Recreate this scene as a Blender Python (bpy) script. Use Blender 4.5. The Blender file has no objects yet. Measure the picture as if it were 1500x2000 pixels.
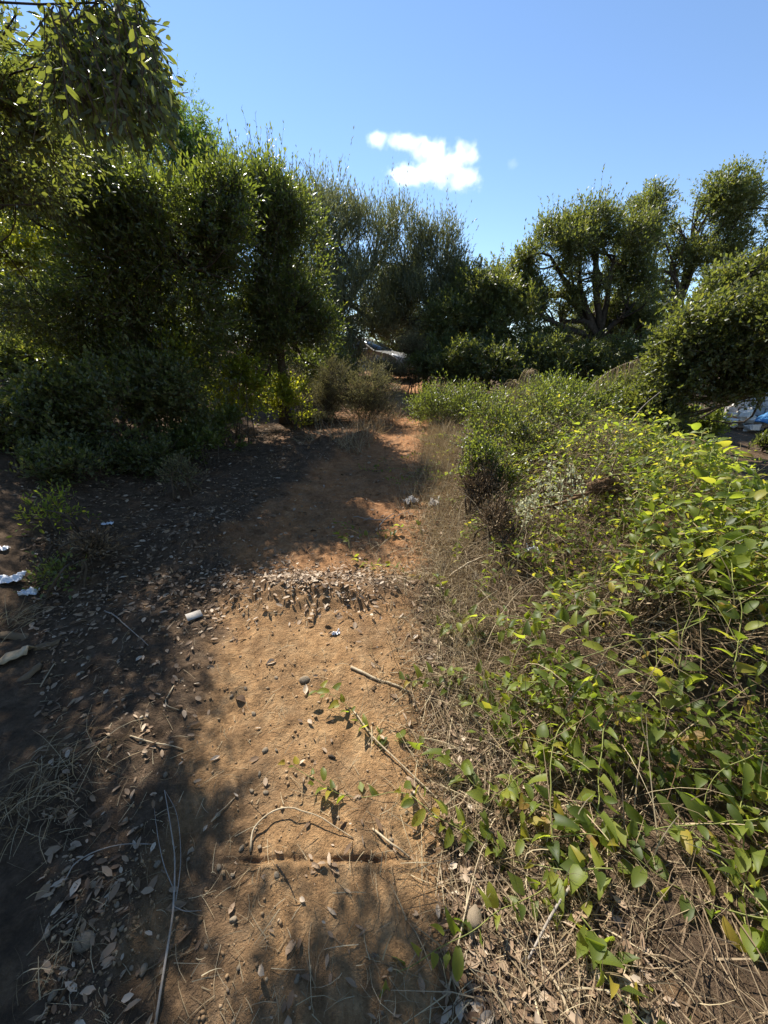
import bpy, math
import numpy as np
from mathutils import Vector, Matrix, Quaternion

scene = bpy.context.scene
C = scene.collection
rad = math.radians

# ------------------------------------------------------------------ camera
EYE = 1.55
PITCH = 21.8
FPX = 751.0                                    # focal length in pixels of the 1500 x 2000 photograph
cd = bpy.data.cameras.new('camera')
cd.sensor_fit = 'VERTICAL'; cd.sensor_height = 36.0; cd.lens = FPX / 2000 * 36.0
cd.clip_start = 0.02; cd.clip_end = 3000
cam = bpy.data.objects.new('camera', cd); C.objects.link(cam)
cam.location = (0, 0, EYE); cam.rotation_euler = (rad(90 - PITCH), 0, 0)
scene.camera = cam

# ------------------------------------------------------------------ sky, sun, exposure
SUN_EL, SUN_AZ = 48.0, -32.0                   # azimuth from +Y, negative to the left
w = bpy.data.worlds.new('World'); scene.world = w; w.use_nodes = True
nt = w.node_tree
bg = nt.nodes['Background']
sky = nt.nodes.new('ShaderNodeTexSky'); sky.sky_type = 'NISHITA'; sky.sun_disc = False
sky.sun_elevation = rad(SUN_EL); sky.sun_rotation = rad(SUN_AZ)
sky.altitude = 0; sky.air_density = 1.0; sky.dust_density = 0.0; sky.ozone_density = 4.0
nt.links.new(sky.outputs[0], bg.inputs[0]); bg.inputs[1].default_value = 0.095
sd = bpy.data.lights.new('sun', 'SUN'); sd.energy = 5.0; sd.angle = rad(0.55); sd.color = (1.0, 0.95, 0.87)
sun = bpy.data.objects.new('sun', sd); C.objects.link(sun)
SUNV = Vector((math.sin(rad(SUN_AZ)) * math.cos(rad(SUN_EL)), math.cos(rad(SUN_AZ)) * math.cos(rad(SUN_EL)), math.sin(rad(SUN_EL))))
sun.rotation_euler = SUNV.to_track_quat('Z', 'Y').to_euler(); sun.location = SUNV * 60
vs = scene.view_settings
vs.view_transform = 'Standard'; vs.look = 'None'; vs.exposure = 1.08; vs.gamma = 1.0; vs.use_curve_mapping = False
cy = scene.cycles
cy.use_denoising = True
cy.max_bounces = 10; cy.diffuse_bounces = 4; cy.glossy_bounces = 2; cy.transmission_bounces = 4; cy.volume_bounces = 10
cy.volume_step_rate = 0.25
cy.sample_clamp_indirect = 6.0

# ------------------------------------------------------------------ numeric helpers
def vnoise(p, seed=0):
    p = np.asarray(p, float)
    i = np.floor(p).astype(np.int64); f = p - i
    f = f * f * (3 - 2 * f)
    def h(a, b, c):
        n = (a * 374761393 + b * 668265263 + c * 1274126177 + seed * 2654435761) & 0xffffffff
        n = ((n ^ (n >> 13)) * 1274126177) & 0xffffffff
        n = ((n ^ (n >> 16)) * 2246822519) & 0xffffffff
        return ((n ^ (n >> 15)) & 0xffff) / 65535.0
    r = 0
    for a in (0, 1):
        wa = f[..., 0] if a else 1 - f[..., 0]
        for b in (0, 1):
            wb = f[..., 1] if b else 1 - f[..., 1]
            for c in (0, 1):
                wc = f[..., 2] if c else 1 - f[..., 2]
                r = r + wa * wb * wc * h(i[..., 0] + a, i[..., 1] + b, i[..., 2] + c)
    return r * 2 - 1

def n2(x, y, freq, seed=0, octv=3):
    x = np.asarray(x, float); y = np.asarray(y, float)
    r = 0; amp = 1.0; tot = 0
    for o in range(octv):
        p = np.stack([x * freq, y * freq, np.full_like(x, 0.37 * o)], -1)
        r = r + amp * vnoise(p, seed + 17 * o); tot += amp; amp *= .5; freq *= 2.03
    return r / tot

def sst(a, b, x):
    t = np.clip((np.asarray(x, float) - a) / (b - a), 0, 1)
    return t * t * (3 - 2 * t)

def norm(v):
    return v / np.maximum(np.linalg.norm(v, axis=-1, keepdims=True), 1e-9)

# ------------------------------------------------------------------ terrain function
def path_centre(y):
    y = np.asarray(y, float)
    return np.interp(y, [-2, 0.4, 0.8, 2.0, 3.0, 4.5, 6.0, 8.0, 10, 13, 16], [-.22, -.22, -.24, -.38, -.35, -.1, .3, .55, .8, 1.0, .9])
def path_half(y):
    return np.interp(np.asarray(y, float), [-2, 0.4, 2.0, 3.2, 5, 6.5, 8.5, 12, 18], [.42, .45, .62, .95, .85, .6, .32, .36, .6])

def pathness(x, y):
    d = np.abs(x - path_centre(y)) / path_half(y)
    return 1 - sst(.75, 1.25, d + .25 * n2(x, y, 3.1, 5))

def terrain(x, y, fine=True):
    x = np.asarray(x, float); y = np.asarray(y, float)
    z = .053 * (np.clip(y, 1.2, 26) - 1.2)
    bk = np.clip(-x - 1.75 - .10 * np.clip(y, 0, 12), 0, 30)
    z = z + 1.9 * (1 - np.exp(-bk * bk / (bk + 1.2) * .30))
    z = z - 1.3 * (1 - np.exp(-np.clip(x - 4.0, 0, 60) * .12))
    pn = pathness(x, y)
    near = np.exp(-np.clip(np.hypot(x, y) - 8, 0, 50) * .12)
    z = z + .05 * n2(x, y, .6, 3) * (1 - .5 * pn)
    z = z + near * (.028 * n2(x, y, 2.6, 9) * (1 - .75 * pn * (y < 2.2)))
    # slightly hollow path
    z = z - .035 * pn
    # bucket-scraped flat in front: lengthwise drag marks and the line the bucket left
    scr = pn * sst(2.25, 1.9, y)
    z = z + scr * (.004 * np.sin(x * 46 + 2 * n2(x, y, .9, 21)) + .003 * n2(x * 7, y * .6, 3, 31))
    gy = .785 + .006 * n2(x, y, 4, 71) + .01 * x
    g = np.exp(-((y - gy) / .0085) ** 2) * sst(-.62, -.42, x) * sst(.12, -.05, x) * (.8 + .6 * n2(x, y * 0, 7, 51))
    g = g * (1 - .75 * np.exp(-((x + .245) / .035) ** 2))
    z = z - .019 * g + .008 * np.exp(-((y - gy + .026) / .012) ** 2) * sst(-.60, -.52, x) * sst(.12, .05, x)
    # low berm of scraped leaves and pebbles
    z = z + .105 * np.exp(-((y - 2.32 - .12 * n2(x, y, 1.3, 44)) / .16) ** 2) * sst(-1.3, -.8, x) * sst(.55, .15, x) * (1 + .5 * n2(x, y, 6, 2))
    # track plate ridges further on
    tr = pn * sst(2.9, 3.4, y) * sst(7.0, 5.5, y)
    z = z + tr * .034 * np.sin(y * 42 + x * 6 + 3 * n2(x, y, 1.1, 12)) * (.5 + .5 * n2(x, y, 1.7, 13))
    # earth mounds
    for mx, my, r, h in ((-.92, 5.75, .27, .30), (-1.25, 5.45, .4, .13), (.42, 6.3, .28, .13), (-.2, 6.55, .4, .12), (-1.5, 3.05, .45, .14), (-2.05, 3.9, .5, .15), (-.25, 3.75, .28, .07), (-1.15, 1.2, .3, .06)):
        d = np.hypot(x - mx, (y - my) * 1.2) / r
        z = z + h * np.exp(-d ** 1.6 * 1.6) * (1 + .5 * n2(x, y, 9, 8))
    # broken edge on the right of the scraped strip
    z = z - .035 * np.exp(-((x - .22 + .08 * n2(x, y, 2, 61)) / .06) ** 2) * sst(1.0, 1.2, y) * sst(1.75, 1.4, y)
    if fine:
        rough = (.58 + .42 * (1 - scr)) * near
        z = z + rough * (.015 * n2(x, y, 9, 14) + .014 * n2(x, y, 24, 15, 2))
    return z

def tz(x, y):
    return float(terrain(np.array([x]), np.array([y]))[0])

def ray(u, v):
    a = rad(PITCH); xc = (u - 750) / FPX; yc = -(v - 1000) / FPX
    return np.array([xc, math.cos(a) + yc * math.sin(a), -math.sin(a) + yc * math.cos(a)])

def at(u, v, Y):
    d = ray(u, v); return np.array([0, 0, EYE]) + d * (Y / d[1])

def gp(u, v):
    d = ray(u, v); t = np.arange(.5, 14, .01)
    P = np.array([0, 0, EYE]) + d * t[:, None]
    i = np.argmax(P[:, 2] < terrain(P[:, 0], P[:, 1]))
    return P[i]

def lobe(u, v, Y, ru, rv, dep):
    d = ray(u, v); t = Y / d[1]
    c = np.array([0, 0, EYE]) + d * t
    return (c[0], c[1], c[2], ru * t / FPX, dep, rv * t / FPX)

# ------------------------------------------------------------------ materials
def new_mat(name):
    m = bpy.data.materials.new(name); m.use_nodes = True
    t = m.node_tree
    return m, t, t.nodes['Principled BSDF'], t.nodes['Material Output']

def ramp(t, stops, fac=None):
    r = t.nodes.new('ShaderNodeValToRGB')
    e = r.color_ramp.elements
    while len(e) < len(stops): e.new(.5)
    for k, (p, c) in enumerate(stops):
        e[k].position = p; e[k].color = (*c, 1)
    if fac is not None: t.links.new(fac, r.inputs[0])
    return r

def tex_noise(t, scale, detail=4, rough=.6, vec=None):
    n = t.nodes.new('ShaderNodeTexNoise'); n.inputs['Scale'].default_value = scale
    n.inputs['Detail'].default_value = detail; n.inputs['Roughness'].default_value = rough
    if vec is not None: t.links.new(vec, n.inputs['Vector'])
    return n

def tint_out(t, src):
    if src == 'object':
        return t.nodes.new('ShaderNodeObjectInfo').outputs['Random']
    a = t.nodes.new('ShaderNodeAttribute'); a.attribute_name = 'tint'
    return a.outputs['Fac']

def leaf_mat(name, stops, trans, tmix=.4, rough=.4, spec=.5, src='attr'):
    m, t, b, o = new_mat(name)
    f = tint_out(t, src)
    r = ramp(t, stops, f)
    t.links.new(r.outputs[0], b.inputs['Base Color'])
    b.inputs['Roughness'].default_value = rough; b.inputs['Specular IOR Level'].default_value = spec
    if tmix > 0:
        tr = t.nodes.new('ShaderNodeBsdfTranslucent')
        r2 = ramp(t, trans, f); t.links.new(r2.outputs[0], tr.inputs[0])
        mx = t.nodes.new('ShaderNodeMixShader'); mx.inputs[0].default_value = tmix
        t.links.new(b.outputs[0], mx.inputs[1]); t.links.new(tr.outputs[0], mx.inputs[2])
        t.links.new(mx.outputs[0], o.inputs[0])
    return m

def plain_mat(name, stops, scale=8, rough=.9, spec=.2, bump=0, bscale=60, src='noise'):
    m, t, b, o = new_mat(name)
    if src == 'noise':
        tc = t.nodes.new('ShaderNodeTexCoord')
        f = tex_noise(t, scale, 5, .65, tc.outputs['Object']).outputs['Fac']
    else:
        f = tint_out(t, src)
    r = ramp(t, stops, f); t.links.new(r.outputs[0], b.inputs['Base Color'])
    b.inputs['Roughness'].default_value = rough; b.inputs['Specular IOR Level'].default_value = spec
    if bump:
        tc = t.nodes.new('ShaderNodeTexCoord')
        n = tex_noise(t, bscale, 4, .7, tc.outputs['Object'])
        bp = t.nodes.new('ShaderNodeBump'); bp.inputs['Strength'].default_value = bump; bp.inputs['Distance'].default_value = .01
        t.links.new(n.outputs['Fac'], bp.inputs['Height']); t.links.new(bp.outputs[0], b.inputs['Normal'])
    return m

M = {}
M['oak'] = leaf_mat('holm_oak_leaf', [(0, (.045, .055, .021)), (.6, (.088, .098, .038)), (.93, (.135, .14, .055)), (1, (.22, .14, .05))],
                    [(0, (.18, .22, .03)), (.7, (.35, .39, .05)), (1, (.48, .42, .05))], .34, .42, .45)
M['laurel'] = leaf_mat('laurel_leaf', [(0, (.032, .042, .015)), (.6, (.062, .073, .025)), (1, (.12, .122, .042))],
                    [(0, (.18, .24, .02)), (.7, (.34, .41, .04)), (1, (.50, .50, .05))], .35, .40, .5)
M['olive'] = leaf_mat('wild_olive_leaf', [(0, (.062, .070, .040)), (.6, (.110, .120, .066)), (1, (.17, .17, .09))],
                    [(0, (.15, .18, .05)), (.7, (.27, .28, .07)), (1, (.36, .33, .09))], .33, .42, .5)
M['feather'] = leaf_mat('feathery_leaf', [(0, (.04, .075, .015)), (1, (.09, .14, .03))], [(0, (.18, .32, .03)), (1, (.32, .46, .05))], .42, .5, .4)
M['bright'] = leaf_mat('young_vine_leaf', [(0, (.08, .11, .012)), (.8, (.15, .17, .02)), (.93, (.25, .20, .03)), (1, (.30, .13, .03))],
                    [(0, (.40, .48, .03)), (.8, (.68, .66, .04)), (1, (.7, .42, .04))], .45, .45, .4)
M['grey'] = leaf_mat('grey_shrub_leaf', [(0, (.10, .105, .05)), (.7, (.18, .175, .085)), (1, (.30, .25, .13))],
                    [(0, (.20, .20, .06)), (1, (.40, .34, .12))], .35, .6, .3)
M['lentisk'] = leaf_mat('lentisk_leaf', [(0, (.055, .075, .02)), (.8, (.11, .13, .034)), (1, (.19, .19, .05))],
                    [(0, (.21, .29, .03)), (1, (.44, .48, .05))], .38, .36, .55)
brier = ([(0, (.042, .062, .012)), (.3, (.075, .10, .016)), (.7, (.125, .155, .024)), (.93, (.18, .20, .03)), (.965, (.28, .22, .03)), (1, (.20, .11, .04))],
         [(0, (.28, .38, .03)), (.4, (.46, .56, .045)), (.7, (.62, .68, .055)), (1, (.76, .64, .06))])
M['brier'] = leaf_mat('greenbrier_leaf', *brier, .46, .5, .32, 'object')
M['brier_s'] = leaf_mat('greenbrier_small_leaf', *brier, .46, .5, .32, 'attr')
M['white_leaf'] = leaf_mat('woolly_leaf', [(0, (.42, .42, .26)), (1, (.60, .58, .40))], [(0, (.5, .5, .25)), (1, (.6, .6, .35))], .3, .8, .1)
dry = [(0, (.095, .058, .033)), (.35, (.20, .125, .07)), (.7, (.36, .255, .16)), (1, (.54, .44, .32))]
dryt = [(0, (.10, .05, .02)), (1, (.35, .24, .12))]
M['dry_leaf'] = leaf_mat('dry_leaf', dry, dryt, .15, .7, .25, 'object')
M['dry_leaf_s'] = leaf_mat('dry_leaf_litter', dry, dryt, .15, .7, .25, 'attr')
M['straw'] = leaf_mat('dry_grass', [(0, (.15, .105, .06)), (.5, (.32, .24, .135)), (1, (.54, .44, .27))], [(0, (.15, .10, .05)), (1, (.4, .3, .14))], .2, .7, .2)
M['brush'] = leaf_mat('dead_brush', [(0, (.07, .046, .026)), (.5, (.18, .125, .072)), (1, (.38, .29, .175))], [(0, (.08, .05, .02)), (1, (.25, .16, .07))], .15, .8, .2)
M['bark'] = plain_mat('bark', [(.3, (.030, .024, .018)), (.6, (.075, .058, .042)), (.8, (.12, .10, .08))], 14, .95, .1, .9, 40)
M['twig'] = plain_mat('twig_bark', [(.3, (.06, .045, .03)), (.7, (.12, .09, .06))], 30, .9, .2)
M['green_stem'] = plain_mat('green_stem', [(.3, (.13, .15, .03)), (.7, (.22, .22, .05))], 20, .6, .4)
M['stick'] = plain_mat('dry_stick', [(.3, (.24, .175, .10)), (.55, (.36, .28, .17)), (.75, (.48, .40, .27))], 25, .75, .3)
M['stick_grey'] = plain_mat('grey_stick', [(.3, (.20, .165, .125)), (.7, (.36, .31, .25))], 25, .8, .2)
M['brown_root'] = plain_mat('root_earth', [(.3, (.085, .05, .028)), (.7, (.20, .125, .07))], 18, .95, .1, .8, 60)
M['clod'] = plain_mat('soil_clod', [(0, (.15, .095, .05)), (.6, (.29, .188, .10)), (1, (.42, .30, .175))], rough=.95, spec=.1, src='attr')
M['stone'] = plain_mat('pale_stone', [(.3, (.17, .125, .075)), (.6, (.27, .21, .14)), (.8, (.38, .31, .22))], 22, .85, .25, .5, 90)
M['gravel'] = plain_mat('gravel', [(0, (.14, .095, .055)), (.7, (.27, .20, .13)), (1, (.42, .34, .24))], rough=.9, spec=.2, src='attr')
M['plastic'] = plain_mat('white_plastic', [(.3, (.62, .64, .66)), (.7, (.80, .81, .82))], 12, .35, .5)
M['paper'] = plain_mat('pale_card', [(.3, (.36, .32, .27)), (.7, (.47, .43, .37))], 10, .85, .2)
M['tarp'] = plain_mat('blue_tarp', [(.3, (.03, .16, .36)), (.7, (.06, .26, .50))], 6, .4, .5)
M['concrete'] = plain_mat('pale_concrete', [(.3, (.36, .35, .33)), (.55, (.50, .48, .45)), (.8, (.66, .64, .60))], 4, .9, .2, .6, 30)
M['white_stone'] = plain_mat('limestone_rubble', [(.3, (.55, .49, .40)), (.7, (.78, .73, .64))], 5, .9, .2, .5, 25)
M['terracotta'] = plain_mat('terracotta_shard', [(.3, (.42, .20, .10)), (.7, (.55, .30, .16))], 9, .9, .2, .3, 40)
M['car_paint'] = plain_mat('silver_beige_paint', [(.3, (.26, .24, .20)), (.7, (.29, .265, .225))], 2, .3, .6)
M['tyre'] = plain_mat('tyre_rubber', [(.3, (.015, .015, .015)), (.7, (.03, .03, .03))], 20, .85, .2)
M['rim'] = plain_mat('wheel_rim', [(.3, (.35, .35, .36)), (.7, (.5, .5, .5))], 8, .35, .5)
M['glass'] = plain_mat('car_glass', [(.3, (.012, .016, .020)), (.7, (.020, .025, .03))], 3, .05, .9)
M['trim'] = plain_mat('black_trim', [(.3, (.012, .012, .012)), (.7, (.02, .02, .02))], 10, .6, .3)
M['lamp'] = plain_mat('lamp_lens', [(.3, (.5, .5, .5)), (.7, (.7, .7, .7))], 8, .15, .6)

def soil_material():
    m, t, b, o = new_mat('soil')
    L = t.links.new
    geo = t.nodes.new('ShaderNodeNewGeometry'); pos = geo.outputs['Position']
    att = t.nodes.new('ShaderNodeAttribute'); att.attribute_name = 'path'
    red = t.nodes.new('ShaderNodeAttribute'); red.attribute_name = 'red'
    n1 = tex_noise(t, 3.0, 8, .65, pos); nf = tex_noise(t, 45, 6, .7, pos); nm = tex_noise(t, 11, 6, .7, pos)
    och = ramp(t, [(.25, (.23, .130, .058)), (.5, (.40, .240, .110)), (.75, (.53, .355, .18))], nm.outputs['Fac'])
    rd = ramp(t, [(.25, (.25, .112, .046)), (.5, (.40, .195, .084)), (.75, (.50, .28, .14))], nm.outputs['Fac'])
    hum = ramp(t, [(.25, (.055, .037, .023)), (.5, (.115, .076, .046)), (.8, (.20, .138, .088))], nm.outputs['Fac'])
    def mix(f, a, c):
        x = t.nodes.new('ShaderNodeMix'); x.data_type = 'RGBA'
        if hasattr(f, 'links') or hasattr(f, 'is_output'): L(f, x.inputs[0])
        L(a, x.inputs[6]); L(c, x.inputs[7]); return x.outputs[2]
    s = mix(red.outputs['Fac'], och.outputs[0], rd.outputs[0])
    # path mask broken up by noise, plus dark damp crumbs
    ma = t.nodes.new('ShaderNodeMath'); ma.operation = 'ADD'; L(att.outputs['Fac'], ma.inputs[0])
    sc = t.nodes.new('ShaderNodeMapRange'); L(n1.outputs['Fac'], sc.inputs[0])
    sc.inputs[1].default_value = .3; sc.inputs[2].default_value = .7; sc.inputs[3].default_value = -.62; sc.inputs[4].default_value = .35
    L(sc.outputs[0], ma.inputs[1]); ma.use_clamp = True
    c = mix(ma.outputs[0], hum.outputs[0], s)
    hs = t.nodes.new('ShaderNodeMapRange'); L(nf.outputs['Fac'], hs.inputs[0])
    hs.inputs[1].default_value = .25; hs.inputs[2].default_value = .75; hs.inputs[3].default_value = .62; hs.inputs[4].default_value = 1.35
    mu = t.nodes.new('ShaderNodeVectorMath'); mu.operation = 'SCALE'; L(c, mu.inputs[0]); L(hs.outputs[0], mu.inputs[3])
    L(mu.outputs[0], b.inputs['Base Color'])
    b.inputs['Roughness'].default_value = .95; b.inputs['Specular IOR Level'].default_value = .12
    nb = tex_noise(t, 130, 5, .75, pos); nc = tex_noise(t, 38, 5, .7, pos)
    ad = t.nodes.new('ShaderNodeMath'); ad.operation = 'ADD'; L(nb.outputs['Fac'], ad.inputs[0])
    m2 = t.nodes.new('ShaderNodeMath'); m2.operation = 'MULTIPLY'; m2.inputs[1].default_value = 2.2; L(nc.outputs['Fac'], m2.inputs[0]); L(m2.outputs[0], ad.inputs[1])
    bp = t.nodes.new('ShaderNodeBump'); bp.inputs['Strength'].default_value = .95; bp.inputs['Distance'].default_value = .016
    L(ad.outputs[0], bp.inputs['Height']); L(bp.outputs[0], b.inputs['Normal'])
    return m
M['soil'] = soil_material()

# ------------------------------------------------------------------ mesh helpers
def mesh_np(name, V, faces, mats, tint=None, matidx=None, smooth=False, extra=None):
    """faces: list of (n,k) index arrays"""
    me = bpy.data.meshes.new(name)
    V = np.ascontiguousarray(V, np.float32)
    faces = [np.asarray(f, np.int32) for f in faces if len(f)]
    me.vertices.add(len(V)); me.vertices.foreach_set('co', V.ravel())
    nl = sum(f.size for f in faces); npoly = sum(len(f) for f in faces)
    me.loops.add(nl); me.loops.foreach_set('vertex_index', np.concatenate([f.ravel() for f in faces]))
    me.polygons.add(npoly)
    cnt = np.concatenate([np.full(len(f), f.shape[1], np.int32) for f in faces])
    st = np.concatenate([[0], np.cumsum(cnt)[:-1]]).astype(np.int32)
    me.polygons.foreach_set('loop_start', st)
    for m in (mats if isinstance(mats, (list, tuple)) else [mats]): me.materials.append(m)
    if matidx is not None: me.polygons.foreach_set('material_index', np.asarray(matidx, np.int32))
    if smooth: me.polygons.foreach_set('use_smooth', np.ones(npoly, bool))
    me.update(calc_edges=True)
    for nm, arr in ([('tint', tint)] if tint is not None else []) + list((extra or {}).items()):
        a = me.attributes.new(nm, 'FLOAT', 'POINT'); a.data.foreach_set('value', np.ascontiguousarray(arr, np.float32))
    return me

def obj(name, me, parent=None, loc=(0, 0, 0)):
    o = bpy.data.objects.new(name, me); C.objects.link(o); o.location = loc
    if parent is not None: o.parent = parent
    return o

def tag(o, label, cat, group=None, kind=None):
    if label: o['label'] = label
    if cat: o['category'] = cat
    if group: o['group'] = group
    if kind: o['kind'] = kind
    return o

def empty(name, loc, label, cat, group=None):
    e = bpy.data.objects.new(name, None); C.objects.link(e); e.location = loc; e.empty_display_size = .1
    return tag(e, label, cat, group)

class MB:
    """collects vertices, faces, tint"""
    def __init__(s): s.V = []; s.F = {}; s.T = []; s.n = 0; s.order = []
    def add(s, V, F, tint=0.5, mi=0):
        V = np.asarray(V, float).reshape(-1, 3)
        for f in F:
            f = np.asarray(f, np.int64)
            if len(f): s.order.append((f + s.n, mi))
        s.V.append(V); s.T.append(np.broadcast_to(np.asarray(tint, float), (len(V),))); s.n += len(V)
    def mesh(s, name, mats, origin=(0, 0, 0), smooth=False):
        V = np.concatenate(s.V) - np.asarray(origin)
        fs = [f for f, _ in s.order]
        mi = np.concatenate([np.full(len(f), m) for f, m in s.order])
        return mesh_np(name, V, fs, mats, np.concatenate(s.T), mi, smooth)

def tube(mb, P, R, sides=6, tint=.5, mi=0, cap=True):
    P = np.asarray(P, float); n = len(P); R = np.broadcast_to(np.asarray(R, float), (n,))
    T = norm(np.gradient(P, axis=0))
    ref = np.array([0, 0, 1.]) if abs(T[0][2]) < .9 else np.array([1., 0, 0])
    A = norm(np.cross(T, ref)); B = np.cross(T, A)
    th = np.arange(sides) * 2 * math.pi / sides
    V = P[:, None] + R[:, None, None] * (A[:, None] * np.cos(th)[None, :, None] + B[:, None] * np.sin(th)[None, :, None])
    i = np.arange(n - 1)[:, None] * sides; j = np.arange(sides)[None]; k = (j + 1) % sides
    F = np.stack([i + j, i + k, i + sides + k, i + sides + j], -1).reshape(-1, 4)
    fs = [F]
    if cap: fs += [np.arange(sides)[None, ::-1], (np.arange(sides) + (n - 1) * sides)[None]]
    mb.add(V.reshape(-1, 3), fs, tint, mi)

def curve(pts, n):
    """smooth polyline through pts"""
    pts = np.asarray(pts, float); m = len(pts)
    if m < 3:
        t = np.linspace(0, 1, n)[:, None]; return pts[0] * (1 - t) + pts[-1] * t
    ext = np.vstack([2 * pts[0] - pts[1], pts, 2 * pts[-1] - pts[-2]])
    s = np.linspace(0, m - 1 - 1e-6, n); i = s.astype(int); f = (s - i)[:, None]
    a, b, c, d = ext[i], ext[i + 1], ext[i + 2], ext[i + 3]
    return .5 * (2 * b + (c - a) * f + (2 * a - 5 * b + 4 * c - d) * f ** 2 + (3 * b - a - 3 * c + d) * f ** 3)

LENS = (np.array([(0, 0, 0), (.28, .40, .10), (.68, .38, .08), (1, 0, -.10), (.68, -.38, .08), (.28, -.40, .10)]), [(0, 1, 2, 3), (0, 3, 4, 5)])
DIAM = (np.array([(0, 0, 0), (.45, .5, .12), (1, 0, -.06), (.45, -.5, .12)]), [(0, 1, 2), (0, 2, 3)])

def leaf_arrays(tmpl, P, D, N, L, W):
    T, F = tmpl
    D = norm(D); S = norm(np.cross(N, D)); N = np.cross(D, S)
    L = np.asarray(L)[:, None, None]; W = np.asarray(W)[:, None, None]
    V = P[:, None] + D[:, None] * T[None, :, 0:1] * L + S[:, None] * T[None, :, 1:2] * W + N[:, None] * T[None, :, 2:3] * W
    k = len(T); base = (np.arange(len(P)) * k)[:, None, None]
    return V.reshape(-1, 3), (base + np.asarray(F)[None]).reshape(-1, len(F[0]))

def sprig_leaves(rng, B, D, k, slen, spread=.8, along=.5, upb=.15, flat=.5):
    n = len(B); D = norm(D)
    slen = np.broadcast_to(np.asarray(slen, float), (n,))
    ref = np.where(np.abs(D[:, 2:3]) > .85, np.array([[1., 0, 0]]), np.array([[0, 0, 1.]]))
    A = norm(np.cross(D, ref)); Bn = np.cross(D, A)
    i = np.arange(k)[None]; fr = (i + rng.random((n, k))) / k
    ph = i * 2.4 + rng.random((n, 1)) * 6.28 + rng.normal(0, .3, (n, k))
    side = A[:, None] * np.cos(ph)[..., None] + Bn[:, None] * np.sin(ph)[..., None]
    bend = (fr ** 2 * slen[:, None] * .15)[..., None] * np.array([0, 0, -1.])
    P = B[:, None] + D[:, None] * (fr * slen[:, None])[..., None] + bend
    LD = D[:, None] * (along + .4 * fr[..., None]) + side * spread * (1.1 - .5 * fr[..., None]) + np.array([0, 0, upb]) + rng.normal(0, .18, (n, k, 3))
    LN = D[:, None] * .6 - side * .35 + np.array([0, 0, flat]) + rng.normal(0, .4, (n, k, 3))
    return P.reshape(-1, 3), LD.reshape(-1, 3), LN.reshape(-1, 3)

def lobe_points(rng, lobes, n, gap=-.15, gfreq=1.6, shell=.55, lump=.3, seed=0, weight=None):
    lb = np.array(lobes)[:, :6]
    wgt = (lb[:, 3] * lb[:, 5] + lb[:, 3] * lb[:, 4] + lb[:, 4] * lb[:, 5]); wgt = wgt * (np.array(weight) if weight else 1); wgt = wgt / wgt.sum()
    outP, outD, have = [], [], 0
    for _ in range(12):
        m = int(n * 1.6) + 10
        q = rng.choice(len(lb), m, p=wgt)
        d = norm(rng.normal(size=(m, 3)))
        r = 1 - shell * rng.random(m) ** 1.3
        r = r * (1 + lump * vnoise(d * 2.1 + q[:, None] * 7.3, seed) + .5 * lump * vnoise(d * 5.3 + q[:, None] * 3.1, seed + 1))
        P = lb[q, :3] + d * r[:, None] * lb[q, 3:6]
        keep = vnoise(P * gfreq, seed + 5) + .4 * vnoise(P * gfreq * 2.7, seed + 6) > gap
        keep &= P[:, 2] > terrain(P[:, 0], P[:, 1], False) + .03
        outP.append(P[keep]); outD.append((d / lb[q, 3:6] * lb[q, 3:6].mean(1, keepdims=True))[keep]); have += keep.sum()
        if have >= n: break
    return np.concatenate(outP)[:n], norm(np.concatenate(outD)[:n])

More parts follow.
